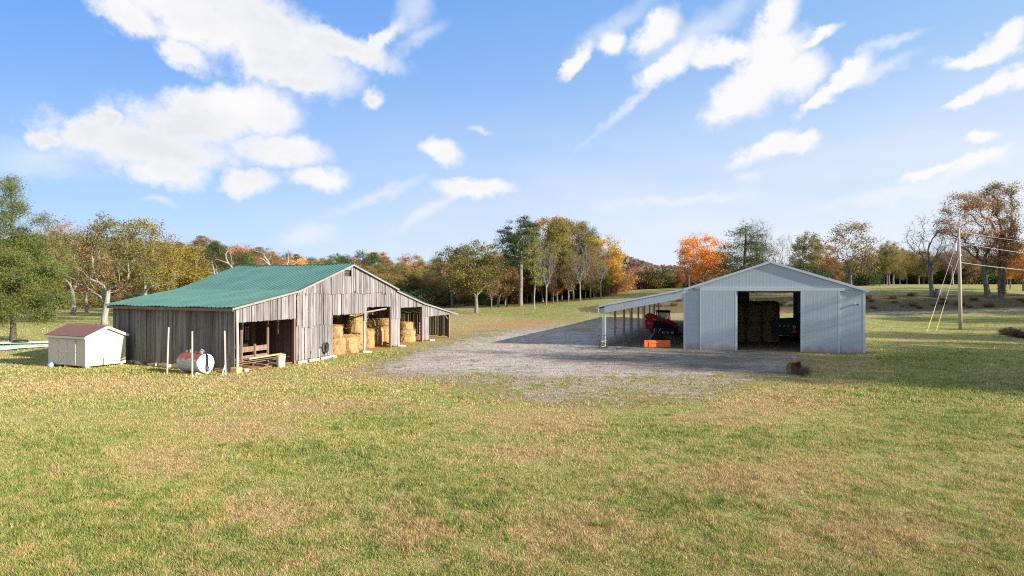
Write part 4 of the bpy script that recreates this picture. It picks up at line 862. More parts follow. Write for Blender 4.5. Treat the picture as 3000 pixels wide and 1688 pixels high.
for x,h in ((.75,.06),(1.22,.14),(1.5,.08)): MB().tube([(x,0,1.05),(x,0,1.08+h),(x,0,1.1+h)],[.03,.03,.05],10).build('vent_cap',M_WHT,tp)
for y0,y1,zz in ((-.02,.06,.16),(-.04,-.02,.10),(.02,-.14,.14)):
    MB().tube([(.1,y0,1.14),(-.06,y0,1.05),(-.065,(y0+y1)/2,.6),(-.065,y1,zz+.03),(-.062,y1-.03,zz),(-.062,y1-.07,zz+.06),(-.062,y0-.06,.62),(-.06,y0-.05,1.02)],.011,6,cap=False).build('hose',M_HOSE,tp,smooth=True)
# posts standing near the tank
M_PST=mwood('pale_round_post',(.50,.38,.30),(.30,.2,.15),(.62,.5,.40),rand=.15)
for px,py,yt,lb,ln in ((489,1097,961,'leftmost of the three thin posts by the tank, standing away from it',.05),(563,1112,973,'middle of the three thin posts, in front of the fuel tank',.0),(661,1102,972,'rightmost of the three thin posts, close to the barn corner',-.03)):
    g=hit(px,py); H=(py-yt)*g.y/F; m=MB(); m.tube([(ln*.0,0,-.2),(ln,0,H*.5),(ln*1.8,0,H)],[.043,.041,.040],10); o=m.build('fence_post',M_PST); o.location=g; tag(o,lb,'post','thin posts around the tank')
g=hit(650,1103); m=MB(); m.beam((0,0,0),(.12,.1,.55),.04,.04); o=m.build('stake',M_WSTONE); o.location=g; tag(o,'short pale stake leaning beside the rightmost thin post','stake')
# green metal sheets on the ground, tyre, bag, jug
sheetm=mpaint('green_sheet',(.28,.42,.36),.45,0,.12,1.2,(.5,.52,.48),.5)
for i,(a,b,w,lb) in enumerate((((-40,1036),(160,1018),3.0,'wide faded green roofing sheet on the ground nearest the camera behind the shed'),((-60,1016),(165,1008),2.0,'green roofing sheet on the ground nearest the cedar trunk'))):
    A_=hit(*a); B_=hit(*b); d=(B_-A_); L=d.length; m=MB(); n=24; vs=[]
    for k in range(n*4+1):
        y=w*k/(n*4); h=.025 if k%4 in (2,3) else 0
        for x in (0,L*.5,L): vs.append((x,y,.07+i*.02+h+.05*math.sin(x*.8+i)))
    m.add(vs,[(j*3+q_,j*3+q_+1,(j+1)*3+q_+1,(j+1)*3+q_) for j in range(n*4) for q_ in (0,1)]); o=m.build('roofing_sheet',sheetm); o.location=A_; o.rotation_euler=(0,math.atan2(-d.z,d.xy.length),math.atan2(d.y,d.x)); md=o.modifiers.new('s','SOLIDIFY'); md.thickness=.01; tag(o,lb,'roofing sheet','green roofing sheets')
A_=hit(85,1020); B_=hit(160,1016); m=MB(); d=B_-A_; m.beam((0,0,.16),(d.x,d.y,d.z+.16),.14,.05); m.beam((-.5,-.35,.14),(d.x,d.y-.3,d.z+.14),.1,.05); o=m.build('board',M_LOG); o.location=A_; tag(o,'weathered loose boards lying on the green roofing sheets','board')
g=hit(60,1010); m=MB(); prof=[(.30,.10),(.33,.02),(.46,.0),(.52,.06),(.52,.18),(.46,.24),(.33,.22),(.30,.14)]
vs=[]; n=28
for r_,z in prof:
    for k in range(n): t=6.2832*k/n; vs.append((r_*math.cos(t),r_*math.sin(t),z))
m.add(vs,[(i*n+k,i*n+(k+1)%n,((i+1)%8)*n+(k+1)%n,((i+1)%8)*n+k) for i in range(8) for k in range(n)]); o=m.build('tyre',M_HOSE,smooth=True); o.location=g+Vector((0,0,.06)); tag(o,'old black tyre lying flat beside the cedar trunk','tyre')
g=hit(150,1077); m=MB(); rr=random.Random(3); n=12; vs=[]
for i,z in enumerate((0,.1,.22,.33,.40)):
    for k in range(n): t=6.2832*k/n; r_=(.17,.19,.20,.12,.03)[i]*rr.uniform(.8,1.2); vs.append((r_*math.cos(t),r_*.8*math.sin(t),z*.7*rr.uniform(.8,1.2)))
m.add(vs,[(i*n+k,i*n+(k+1)%n,(i+1)*n+(k+1)%n,(i+1)*n+k) for i in range(4) for k in range(n)]+[tuple(range(4*n,5*n))]); o=m.build('plastic_bag',mpaint('blue_white_plastic',(.30,.45,.62),.5,0,.4,10,(.08,.2,.5),.8),smooth=True); o.location=g; tag(o,'crumpled blue and white plastic bag at the back corner of the cream shed','bag')
# ------------------------------------------------------------ utility pole
up=hit(2814,968); HP=(968-672)*up.y/F
M_UP=mwood('utility_pole_wood',(.36,.31,.26),(.2,.15,.12),(.48,.42,.36),rand=.1,scale=.6)
ut=thing('utility_pole',up,'tall grey wooden utility pole with a transformer standing in the lawn','utility pole')
MB().tube([(0,0,-.3),(-.08,0,HP*.5),(-.2,0,HP)],[.19,.16,.12],14).build('pole',M_UP,ut,smooth=True)
M_TRF=mpaint('transformer_grey',(.48,.52,.56),.4)
zt=HP-1.95; t_=MB().lathe([(.18,-.4),(.2,-.36),(.2,.32),(.21,.36),(.08,.42)],20,T=lambda x,y,z:(x-.62,y,z+zt)).build('transformer',M_TRF,ut)
MB().tube([(-.62,0,zt+.4),(-.62,0,zt+.58)],[.03,.045],8).build('bushing',mpaint('porcelain',(.3,.2,.16),.3),t_); MB().beam((-.42,0,zt+.1),(-.2,0,zt+.1),.06,.06).build('bracket',M_TRF,t_)
for z in (zt+.45,HP-.4,zt-.9): MB().lathe([(.03,0),(.06,.05),(.03,.1),(.055,.14),(.02,.18)],10,T=lambda x,y,q_:(x+.06,y,q_+z)).build('insulator',M_WHT,ut)
MB().tube([(-.62,-.05,zt+.55),(-.4,-.1,zt+.85),(.05,-.12,zt+.5),(.3,-.12,zt+.1),(.22,-.12,zt-.3)],.015,6).build('jumper_wire',M_HOSE,ut)
M_WIRE=mpaint('bright_wire',(.62,.62,.64),.4,.3)
for i,(py0,py1,rr_,nm) in enumerate(((682,701,.016,'top primary wire'),(714,735,.022,'middle wire'),(771,785,.028,'lowest thick cable'))):
    z0=HC-(py0-HY)*up.y/F; px1=3010; Yb=up.y-1.0; x1=(3400-CX)/F*Yb; z1=HC-(py0+(py1-py0)*586/190-HY)*Yb/F
    A_=Vector((up.x-.1,up.y,z0)); B_=Vector((x1,Yb,z1)); pts=[]
    for k in range(15): f=k/14; p=A_.lerp(B_,f)-A_; p.z-=.35*4*f*(1-f); pts.append(p)
    o=MB().tube(pts,rr_,6).build('power_line',M_WIRE); o.location=A_; tag(o,'%s running from the utility pole to the right'%nm,'wire','power lines')
M_YEL=mpaint('yellow_guard',(.80,.60,.08),.5)
for i,(gx,gy,tx,ty,hz_,lb) in enumerate(((2715,976,2736,908,HP-.7,'guy wire anchored farther from the pole, with a yellow guard'),(2742,974,2763,908,zt-1.0,'guy wire anchored nearer to the pole, with a yellow guard'))):
    g=hit(gx,gy); T_=up+Vector((-.15,0,hz_))-g; w=thing('guy_wire',g,lb,'guy wire',group='guy wires of the pole')
    MB().tube([(0,0,0),T_],.012,6).build('cable',M_WIRE,w); MB().tube([T_*.02,T_*(.26 if i==0 else .32)],.024,8).build('guard',M_YEL,w)
# ------------------------------------------------------------ trees
def mbark(name,a,b_,dk):
    m,nt,b=newmat(name); c=co(nt); n=nt.noise(nt.mapv(c,scale=(5,5,1.2)),1.5,5,.7); n2=nt.noise(c,1.2,4)
    cc=nt.mix(nt.rng(n,.35,.68),c4(a),c4(b_)); cc=nt.mix(nt.math('MULTIPLY',nt.rng(n2,.5,.7),.6),cc,c4(dk))
    nt.put(b.inputs['Base Color'],cc); b.inputs['Roughness'].default_value=.9; b.inputs['Specular IOR Level'].default_value=.15; bump(nt,b,n,.6,.04); return m
BK_PALE=mbark('pale_bark',(.21,.19,.17),(.36,.335,.31),(.10,.08,.07)); BK_DARK=mbark('dark_bark',(.12,.10,.085),(.20,.17,.145),(.05,.04,.035)); BK_MID=mbark('grey_brown_bark',(.16,.14,.12),(.26,.235,.21),(.08,.065,.055)); BK_CED=mbark('cedar_bark',(.07,.055,.045),(.12,.095,.08),(.035,.027,.022))
def mleaf():
    "leaf colour comes from the crown's own object colour; a second tint by clump"
    m,nt,b=newmat('foliage'); oi=nt('ShaderNodeObjectInfo'); c=co(nt); r=nt('ShaderNodeNewGeometry').outputs['Random Per Island']
    n=nt.noise(nt('ShaderNodeVectorMath',{0:c,1:nt('ShaderNodeCombineXYZ',{0:nt.math('MULTIPLY',oi.outputs['Random'],40.)})},operation='ADD').outputs[0],.55,3,.6)
    al=oi.outputs['Alpha']   # hue spread of this tree
    hs=nt('ShaderNodeHueSaturation',{'Color':oi.outputs['Color'],'Hue':nt.math('ADD',.5,nt.math('MULTIPLY',al,nt.math('ADD',nt.math('MULTIPLY',nt.math('SUBTRACT',n,.46),.24),nt.math('MULTIPLY',nt.math('SUBTRACT',nt.math('FRACT',nt.math('MULTIPLY',r,17.3)),.5),.10)))),
        'Saturation':nt.rng(nt.math('FRACT',nt.math('MULTIPLY',r,91.7)),0,1,.8,1.12),'Value':nt.math('MULTIPLY',nt.rng(r,0,1,.72,1.28),nt.rng(n,.3,.7,.8,1.2))})
    col=hs.outputs[0]; nt.put(b.inputs['Base Color'],col); b.inputs['Roughness'].default_value=.6; b.inputs['Specular IOR Level'].default_value=.25
    tr=nt('ShaderNodeBsdfTranslucent',{'Color':col}); ms=nt('ShaderNodeMixShader',{0:.38,1:b.outputs[0],2:tr.outputs[0]}); nt.l.new(ms.outputs[0],m.node_tree.nodes['Material Output'].inputs[0]); return m
M_LEAF=mleaf()
def leaves(q,C,size,aspect=.6,up=0.0,jit=.35):
    n=len(C); d=q.normal(0,1,(n,3)); d[:,2]=d[:,2]*(1-up)-up*0; d/=np.linalg.norm(d,axis=1)[:,None]+1e-9
    e=q.normal(0,1,(n,3)); e-= (e*d).sum(1)[:,None]*d; e/=np.linalg.norm(e,axis=1)[:,None]+1e-9
    s=size*q.uniform(.55,1.25,(n,1)); V=np.empty((n,4,3)); k=q.uniform(.2,.5,(n,1))
    V[:,0]=C-d*s; V[:,1]=C+e*s*aspect-d*s*k*.4; V[:,2]=C+d*s; V[:,3]=C-e*s*aspect+d*s*k*.4
    return V.reshape(-1,3)
def lobe_pts(q,lobes,n,shell=.45):
    vol=np.array([l[3]*l[4]*l[5] for l in lobes])**.75; pick=q.choice(len(lobes),n,p=vol/vol.sum()); L=np.array(lobes)[pick]
    d=q.normal(0,1,(n,3)); d/=np.linalg.norm(d,axis=1)[:,None]; r=(shell+(1-shell)*q.random(n))**.6
    return L[:,:3]+d*r[:,None]*L[:,3:6]
def tree_mesh(seed,H,lobes,ntips,nleaf,lsize,clump,rt=.28,fork=.25,leader=False,bark=None,aspect=.6,twigs=0,droop=0,ivy=0,lean=(0,0),wob=.25,stems=1,flat=1.0,shell=.45,needle=False,step=.7):
    q=np.random.default_rng(seed); nodes=[];par=[];pl=[];chains=[]
    def addn(p,pa): nodes.append(np.array(p,float)); par.append(pa); pl.append(0 if pa<0 else pl[pa]+np.linalg.norm(nodes[-1]-nodes[pa])); return len(nodes)-1
    top=H*(.93 if leader else fork)
    for s in range(stems):
        k=max(3,int(top/step)); ox,oy=(q.normal(0,.25,2) if stems>1 else (0,0)); lx,ly=(q.normal(0,.12,2) if stems>1 else (0,0)); a=addn((ox,oy,-.3),-1); ch=[a]; ph=q.uniform(0,6)
        for i in range(1,k+1):
            f=i/k; z=top*f; a=addn((ox+(lean[0]+lx)*z+wob*math.sin(f*3+ph)*f*.5,oy+(lean[1]+ly)*z+wob*math.cos(f*2.3+ph)*f*.5,z),a); ch.append(a)
        chains.append(ch)
    T=lobe_pts(q,lobes,ntips,shell); T=T[np.argsort(np.linalg.norm(T-np.array([lean[0]*top,lean[1]*top,top*.6]),axis=1))]
    cnt_tip=[]
    for t in T:
        N=np.array(nodes); P_=np.array(pl); d=np.linalg.norm(N-t,axis=1); hd=np.hypot(N[:,0]-t[0],N[:,1]-t[1])
        want=(t[2]-hd*(.1 if leader else .55)); cost=d+.42*P_*(0 if leader else 1)+1.3*np.maximum(0,N[:,2]-want)+(5*(N[:,2]<top*(.10 if leader else .62)))
        i=int(np.argmin(cost)); a=nodes[i]; L=np.linalg.norm(t-a)
        if L<.25: cnt_tip.append(i); continue
        pd=(a-nodes[par[i]]) if par[i]>=0 else np.array([0,0,1.]); pd/=np.linalg.norm(pd)+1e-9
        c=a+(pd*.45+np.array([0,0,.42 if not leader else .05]))*L*.45; k=max(2,int(L/step)); ch=[i]; cur=i
        for j in range(1,k+1):
            f=j/k; p=(1-f)**2*a+2*f*(1-f)*c+f*f*t; p=p+(q.normal(0,.035*min(L,3),3) if j<k else 0); cur=addn(p,cur); ch.append(cur)
        chains.append(ch); cnt_tip.append(cur)
    cnt=np.zeros(len(nodes)); 
    for c in cnt_tip: cnt[c]+=1
    for i in range(len(nodes)-1,-1,-1):
        if par[i]>=0: cnt[par[i]]+=cnt[i]
    mx=max(cnt.max(),1); rad=np.maximum(rt*(cnt/mx)**.62,.016)
    for ch in chains[:stems]:
        for j,i in enumerate(ch): 
            rad[i]=max(rad[i],rt*(1.0-.55*j/len(ch)) if not leader else rt*(1-.95*j/len(ch))+.02)
            if j<2: rad[i]*=1.25-.12*j
    m=MB()
    for ci,ch in enumerate(chains):
        rr=[rad[i] for i in ch]
        if ci>=stems and len(rr)>1: rr[0]=min(rr[0],rr[1]*1.15)
        m.tube([nodes[i] for i in ch],rr,8 if ci<stems else (6 if rr[0]>.07 else 4),cap=False)
    tips=[nodes[c] for c in cnt_tip]
    if twigs:
        for c in cnt_tip:
            p=nodes[c]; pd=p-nodes[par[c]]; pd/=np.linalg.norm(pd)+1e-9
            for _ in range(twigs):
                d=pd*.6+q.normal(0,.6,3); d/=np.linalg.norm(d); L=q.uniform(.5,1.3); s=np.cross(d,q.normal(0,1,3)); s/=np.linalg.norm(s); e=p+d*L
                m.add([p-s*.012,p+s*.012,e+s*.004],[(0,1,2)]); e2=p+d*L*.5; d2=d+q.normal(0,.6,3); m.add([e2-s*.009,e2+s*.009,e2+d2*L*.4],[(0,1,2)])
    tm=bpy.data.meshes.new('trunk'); tm.from_pydata(m.v,[],m.f); tm.update(); tm.materials.append(bark or BK_MID); tm.polygons.foreach_set('use_smooth',[True]*len(tm.polygons))
    cm=None
    if nleaf>0:
        tp=np.array(tips); pick=q.integers(0,len(tp),nleaf); wt=q.uniform(.15,1,len(tp))**2; pick=q.choice(len(tp),nleaf,p=wt/wt.sum())
        off=q.normal(0,1,(nleaf,3))*clump*np.array([1,1,.62*flat]); C=tp[pick]+off; C[:,2]-=droop*np.linalg.norm(off[:,:2],axis=1)
        Cx=C
        if ivy:
            big=[i for i in range(len(nodes)) if rad[i]>.05]; pk=q.choice(big,ivy); o=q.normal(0,1,(ivy,3)); o/=np.linalg.norm(o,axis=1)[:,None]; Cx=np.concatenate([C,np.array(nodes)[pk]+o*(rad[pk][:,None]+.22*q.random((ivy,1)))+q.normal(0,.15,(ivy,3))])
        if needle: V=leaves(q,Cx,lsize*1.2,.16)
        else: V=leaves(q,Cx,lsize,aspect)
        cm=npmesh('crown',V,4,M_LEAF)
    return tm,cm
TREES={}
def variant(key,*a,**k): TREES[key]=(tree_mesh(*a,**k),a[1])
def lin(c): return tuple((x/255)**2.2 for x in c)
def plant(key,pos,H,label,name='tree',cat='tree',rz=0,wide=1.0,col=(.15,.15,.05),hue=.5,group=None,sink=.05):
    (tm,cm),H0=TREES[key]; r=thing(name,(pos[0],pos[1],pos[2]-sink),label,cat,rz=rz,group=group); s=H/H0; r.scale=(s*wide,s*wide,s)
    t=mobj('trunk',tm,r)
    if cm: c=mobj('crown',cm,r); c.color=(col[0],col[1],col[2],hue)
    return r
q0=random.Random(77)
# kinds
variant('oakA',21,13.8,[(-.3,0,8.6,5.6,5.2,3.6),(1.2,.5,10.8,3.2,3,2.6),(-3.2,0,9.6,2.4,2.6,2.0),(3.9,0,7.0,2.6,3,2.3),(-2.8,0,6.2,2.8,3,2.0)],230,13000,.12,.5,rt=.34,fork=.21,bark=BK_PALE,twigs=5,wob=.4)
variant('oakB',22,14.2,[(0,0,9.6,4.6,4.6,4.2),(2.2,0,7.0,3.0,3.2,2.6),(-2,0,8.0,2.6,3,2.4)],190,14000,.12,.52,rt=.28,fork=.30,bark=BK_PALE,twigs=4)
variant('round',23,11,[(0,0,6.6,3.8,3.8,3.9),(1.4,0,5,2.8,2.8,2.4),(-1.5,.5,5.4,2.6,2.6,2.6)],150,15000,.12,.46,rt=.22,fork=.16,bark=BK_MID,twigs=2)
variant('round2',24,12,[(0,0,7.4,3.6,3.6,4.2),(-1.6,0,6,2.8,2.8,2.8),(1.8,0,7.8,2.2,2.2,2.2)],150,13000,.125,.46,rt=.22,fork=.2,bark=BK_MID,twigs=2)
variant('sparse',25,12,[(0,0,7.6,3.8,3.8,4.0),(2,0,6.4,2.6,2.6,2.4),(-2,0,9,2,2,2)],130,2800,.12,.6,rt=.24,fork=.24,bark=BK_MID,twigs=7)
variant('sparseD',26,12,[(0,0,7.2,3.6,3.6,4.4),(1.6,0,5,2.6,2.6,2.4)],140,4800,.125,.55,rt=.26,fork=.26,bark=BK_DARK,twigs=5)
variant('tall',27,17,[(0,0,11.6,3.3,3.3,5.0),(1,0,7.4,2.7,2.7,3.0),(-.8,0,14.2,2.2,2.2,2.2)],150,15000,.13,.5,rt=.20,fork=.42,bark=BK_PALE,twigs=3,wob=.5)
variant('tall2',28,17,[(0,0,12,3.7,3.7,4.9),(-1.4,0,7.6,3,3,3)],150,15000,.13,.52,rt=.22,fork=.38,bark=BK_MID,twigs=3,wob=.6)
variant('pine',29,18,[(0,0,13.6,4.2,4,4.0),(-3.0,0,12.2,2.4,2.4,1.8),(2.4,0,15,2.2,2.4,1.8),(-.5,0,9.2,3.2,3,1.6)],120,15000,.16,.5,rt=.42,fork=.4,leader=True,bark=BK_MID,flat=.75,needle=False,aspect=.35,shell=.35)
variant('pineS',30,16,[(0,0,11.4,3.0,3,4.2),(0,0,14,1.6,1.6,1.8)],80,8500,.16,.5,rt=.24,leader=True,bark=BK_MID,flat=.7,aspect=.35)
variant('cedar',31,11,[(0,0,3.6,3.6,3.6,2.8),(0,0,6.2,2.7,2.7,2.6),(0,0,8.6,1.5,1.5,1.8),(0,0,10.1,.5,.5,.8)],190,15000,.12,.42,rt=.26,leader=True,bark=BK_CED,droop=.25,aspect=.28,shell=.5)
variant('cedarL',32,13.6,[(0,0,4.6,4.5,4.2,2.9),(.5,0,6.6,3.9,3.9,2.4),(-.5,0,8.2,2.6,2.6,1.6),(.1,0,10.4,1.0,1.0,1.4),(1.9,0,9.9,1.6,.9,.6),(2.9,0,10.3,1.1,.7,.45),(-1.5,0,9.6,1.2,1,.6),(.1,0,11.6,1.0,1.0,1.5),(.1,0,12.5,.8,.8,1.2),(-.2,0,12.9,.6,.6,.7),(-2.2,0,5.4,2.6,3.5,2.0),(.2,0,2.6,3.4,3.4,.9)],520,105000,.09,.36,rt=.20,leader=True,bark=BK_CED,droop=.35,aspect=.26,shell=.25)
variant('bare',33,11,[(0,0,7,3.2,3.2,3.8)],170,0,.1,.5,rt=.24,fork=.24,bark=BK_MID,twigs=9)
variant('bareL',34,13,[(-.6,0,8.6,3.0,3,4.0),(-2.8,0,8.2,1.8,1.8,1.2),(1.6,0,10,1.4,1.4,1.2)],130,500,.09,.4,rt=.27,fork=.42,bark=BK_DARK,twigs=7,lean=(-.13,0),wob=.6)
variant('bareW',35,9,[(-1.5,0,6,3.2,2,2.2),(1.8,0,6.4,2,2,2.2)],40,0,.1,.5,rt=.22,fork=.2,bark=BK_PALE,twigs=4,stems=2,wob=.7)
variant('ivyT',36,18,[(.6,0,12.4,2.0,2,5.2),(-1.4,0,14.5,1.5,1.5,2.6),(1.9,0,15.4,1.2,1.2,2.2),(0,0,7.5,2.6,2.4,2.0)],150,13000,.095,.5,rt=.27,fork=.35,bark=BK_DARK,twigs=5,ivy=5000,stems=3,wob=.5)
variant('reach',37,15.5,[(-3.2,0,12.4,2.6,2.6,2.4),(-5.0,0,10.4,1.8,2,1.5),(-.8,0,12.6,2.4,2.4,2.6),(-1.6,0,8.4,2.8,2.6,2.0),(1,0,6.8,3.0,2.6,2.2)],160,12000,.095,.5,rt=.30,fork=.35,bark=BK_DARK,twigs=6,lean=(-.1,0),wob=.5)
variant('shrub',38,3.2,[(0,0,1.6,1.7,1.7,1.4),(1,0,1.1,1.2,1.2,.9)],50,3200,.11,.42,rt=.07,fork=.15,bark=BK_MID,twigs=4,stems=3)
variant('thicket',41,6,[(0,0,2.8,3.4,3.4,2.9),(2,0,1.8,2.4,2.4,1.8),(-1.8,.5,1.8,2.2,2.2,1.8)],120,7500,.15,.6,rt=.13,fork=.12,bark=BK_MID,twigs=3,stems=3,shell=.3)
variant('slim',42,17,[(0,0,11.5,2.6,2.6,5.0),(.8,0,7,1.8,1.8,2)],90,4500,.12,.45,rt=.14,fork=.4,bark=BK_PALE,twigs=4,wob=.6)
variant('weed',39,1.0,[(0,0,.55,.5,.5,.4)],26,380,.03,.16,rt=.012,fork=.15,bark=BK_CED,twigs=4,stems=4,step=.2)
OLIVE=lin((118,108,54)); YOL=lin((142,122,50)); RUST=lin((158,108,62)); ORG=lin((230,150,45)); RED=lin((170,78,56)); GRN=lin((96,106,48)); DGR=lin((64,78,42)); BRN=lin((136,104,70)); YEL=lin((215,170,40)); CED=lin((112,120,58)); PINE=lin((66,84,42)); TAN=lin((150,120,72))
def base(px,py): return hit(px,py)
def atY(px,Y): return at(px,Y)
def topH(p,pyt): return HC-(pyt-HY)*p[1]/F-p[2]
def P1(key,px,pyb,pyt,label,Y=None,**k):
    p=at(px,Y) if Y else hit(px,pyb); return plant(key,p,topH(p,pyt),label,**k)
# --- left group
P1('cedarL',38,1007,519,'tall shaggy green cedar at the left edge with a thin spire and a side limb',name='cedar_tree',col=lin((112,118,62)),hue=.35)
P1('oakA',307,953,622,'big spreading pale-limbed tree with thin olive leaves left of the barn roof',name='broadleaf_tree',col=OLIVE,hue=.55)
P1('oakB',428,0,636,'pale-trunked tree with yellow olive crown rising just behind the end of the barn roof',Y=84,name='broadleaf_tree',col=YOL,hue=.5,wide=.95)
P1('sparse',215,0,628,'thin reddish brown tree between the cedar and the big pale-limbed tree',Y=104,name='broadleaf_tree',col=RUST,hue=.5,wide=1.0)
P1('round2',255,0,715,'low russet tree standing behind the big pale-limbed tree',Y=112,name='broadleaf_tree',col=RUST,hue=.7,wide=1.2)
P1('round',505,0,700,'broad yellow tree reaching to the right of the yellow olive crown behind the barn',Y=98,name='broadleaf_tree',col=lin((136,118,50)),hue=.4,wide=1.35)
P1('round2',565,0,722,'dull gold tree at the dark cedar\'s left behind the barn roof',Y=112,name='broadleaf_tree',col=YOL,hue=.5,wide=1.2)
P1('cedar',640,0,705,'dark green cedar clump rising behind the sloping green roof',Y=112,name='cedar_tree',col=DGR,hue=.2,wide=1.15)
P1('cedar',700,0,728,'smaller dark cedar right of the cedar clump behind the green roof',Y=120,name='cedar_tree',col=DGR,hue=.2,wide=1.1)
P1('bareW',752,0,690,'leafless white-limbed tree poking above the ridge of the barn roof',Y=74,name='bare_tree',wide=1.15)
P1('round',862,0,742,'bright orange tree peeping over the green barn ridge',Y=120,name='broadleaf_tree',col=ORG,hue=.3,wide=.8)
P1('round2',1395,920,700,'many-limbed olive tree alone at the field edge between barn and grove',name='broadleaf_tree',col=OLIVE,hue=.5,wide=1.25,rz=1.0)
P1('sparseD',1325,0,712,'dark thin-topped tree behind the olive tree at the field edge',Y=128,name='broadleaf_tree',col=GRN,hue=.5,wide=1.0)
P1('round',1460,0,728,'tan olive tree just left of the big pine',Y=124,name='broadleaf_tree',col=TAN,hue=.5,wide=1.05)
# --- central grove
P1('pine',1525,899,632,'large dark green pine with a bare trunk at the left of the grove',name='pine_tree',col=PINE,hue=.3,wide=1.0,rz=.2)
P1('slim',1566,908,668,'slender pale-trunked tree leaning in front of the big pine',name='broadleaf_tree',col=lin((130,125,55)),hue=.6,wide=.95)
for i,(px,Y,pt,key,col,lb) in enumerate([(1600,134,620,'tall2',lin((168,128,58)),'tallest rusty orange tree at the crown of the grove'),(1632,128,640,'tall',lin((138,126,58)),'brownish tree in the middle of the grove, in front'),(1655,140,624,'tall2',lin((150,118,62)),'brown thin-topped tree in the middle of the grove, behind'),
      (1690,136,636,'tall2',lin((132,120,60)),'grey brown tree right of the grove\'s middle'),(1712,145,640,'cedar',DGR,'dark cedar tip sticking out above the grove'),(1735,143,655,'cedar',GRN,'second, lower cedar tip at the right shoulder of the grove'),(1728,133,690,'tall',lin((150,134,52)),'olive tree on the right slope of the grove'),
      (1768,138,680,'round',lin((196,152,44)),'golden yellow tree at the right shoulder of the grove'),(1785,136,745,'round2',lin((196,150,44)),'low golden tree at the right foot of the grove'),(1745,131,760,'round',lin((130,128,52)),'green yellow low tree near the right foot of the grove'),(1680,128,742,'round2',lin((140,128,56)),'leafy olive understorey tree under the grove\'s middle'),
      (1505,134,820,'round2',YEL,'small yellow tree glowing under the big pine'),(1590,133,790,'round',lin((200,120,45)),'small orange tree in the shade of the grove'),(1545,138,660,'tall2',lin((120,118,52)),'green tree behind the big pine'),(1640,142,700,'sparseD',lin((120,95,60)),'dark thin tree inside the grove')]):
    P1(key,px,0,pt,lb,Y=Y,name='cedar_tree' if key=='cedar' else 'broadleaf_tree',col=col,hue=.45,rz=i*1.3,wide=1.0 if key!='cedar' else .7)
for i,(px,Y,pt,col) in enumerate([(1560,131,760,OLIVE),(1590,130,735,TAN),(1615,131,750,YOL),(1645,130,720,OLIVE),(1668,129,760,lin((150,125,52))),(1700,130,730,BRN),(1715,129,780,OLIVE),(1740,129,800,YOL),(1545,131,800,RUST),(1480,129,770,OLIVE),(1500,131,800,GRN),(1630,129,800,ORG),(1765,133,770,YOL)]):
    P1('round' if i%2 else 'round2',px,0,pt,'mid-height leafy tree packed among the trunks of the grove',Y=Y,name='broadleaf_tree',col=col,hue=.6,rz=i*1.3,wide=.9,group='mid-height trees of the grove')
for i,(px,py) in enumerate([(1700,888),(1665,892),(1620,895),(1600,900),(1485,905),(1440,915),(1760,880),(1730,884)]):
    p=hit(px,py-4); plant('bare' if i%3==0 else 'sparseD',p,q0.uniform(8,13),'slim dark sapling along the shaded foot of the grove',name='sapling',cat='tree',col=BRN,hue=.5,wide=.55,rz=i,group='saplings under the grove')
for i in range(26):
    px=1430+i*15+q0.uniform(-6,6); Y=136+q0.uniform(-4,10); p=at(px,Y); plant('shrub',p,q0.uniform(2,4.2),'leafy bush in the undergrowth of the grove',name='bush',cat='bush',col=q0.choice([OLIVE,GRN,BRN,RUST,YOL]),hue=.6,rz=i*.9,wide=q0.uniform(.9,1.3),group='undergrowth bushes of the grove')
# --- hill band between grove and maple
P1('round',1865,0,778,'rounded orange tree on the far slope between the grove and the pole barn',Y=190,name='broadleaf_tree',col=lin((200,122,66)),hue=.35,wide=1.0)
P1('round2',1995,0,800,'small red tree at the crest left of the orange maple',Y=165,name='broadleaf_tree',col=RED,hue=.3,wide=.95)
for i in range(40):
    px=1790+i*7.2+q0.uniform(-8,8); Y=q0.uniform(172,215); p=at(px,Y); pt=q0.uniform(790,822); plant(q0.choice(['round','round2','sparseD','shrub']),p,max(3,topH(p,pt)),'dull autumn tree in the low wood line beyond the crest',name='broadleaf_tree',col=q0.choice([BRN,OLIVE,RUST,DGR,GRN,lin((120,80,70))]),hue=.6,rz=i,wide=1.15,group='low wood line beyond the crest')
# --- behind the pole barn
P1('round',2060,843,672,'bright orange maple glowing left of the pole barn ridge',Y=122,name='maple_tree',col=lin((236,148,44)),hue=.55,wide=1.08,rz=.7)
P1('sparse',2018,0,700,'thin dark-twigged edge tree at the left of the orange maple',Y=128,name='broadleaf_tree',col=lin((150,90,50)),hue=.5,wide=.65)
P1('cedar',2182,0,648,'massive dark olive cedar standing directly behind the pole barn roof',Y=112,name='cedar_tree',col=lin((92,98,58)),hue=.3,wide=1.5)
P1('bare',2205,0,630,'leafless treetop sticking out above the massive cedar',Y=120,name='bare_tree',wide=.8)
P1('bare',2300,0,682,'round leafless tree just right of the pole barn ridge',Y=122,name='bare_tree',wide=.85,rz=2)
P1('round2',2368,0,674,'olive tree right of the leafless tree behind the pole barn',Y=124,name='broadleaf_tree',col=lin((128,118,66)),hue=.5,wide=.8)
P1('round',2410,0,705,'rusty tree filling in behind the right slope of the pole barn roof',Y=130,name='broadleaf_tree',col=lin((160,118,70)),hue=.6,wide=.9)
P1('shrub',2345,0,770,'low green shrub tree behind the pole barn roof slope',Y=118,name='bush',cat='bush',col=DGR,hue=.4,wide=1.3)
P1('sparseD',2492,0,640,'dark-trunked brown green tree above the right corner of the pole barn',Y=108,name='broadleaf_tree',col=lin((138,108,56)),hue=.6,wide=1.05)
P1('round',2440,0,760,'low brown bushy tree between the roof slope and the dark-trunked tree',Y=120,name='broadleaf_tree',col=BRN,hue=.6,wide=.9)
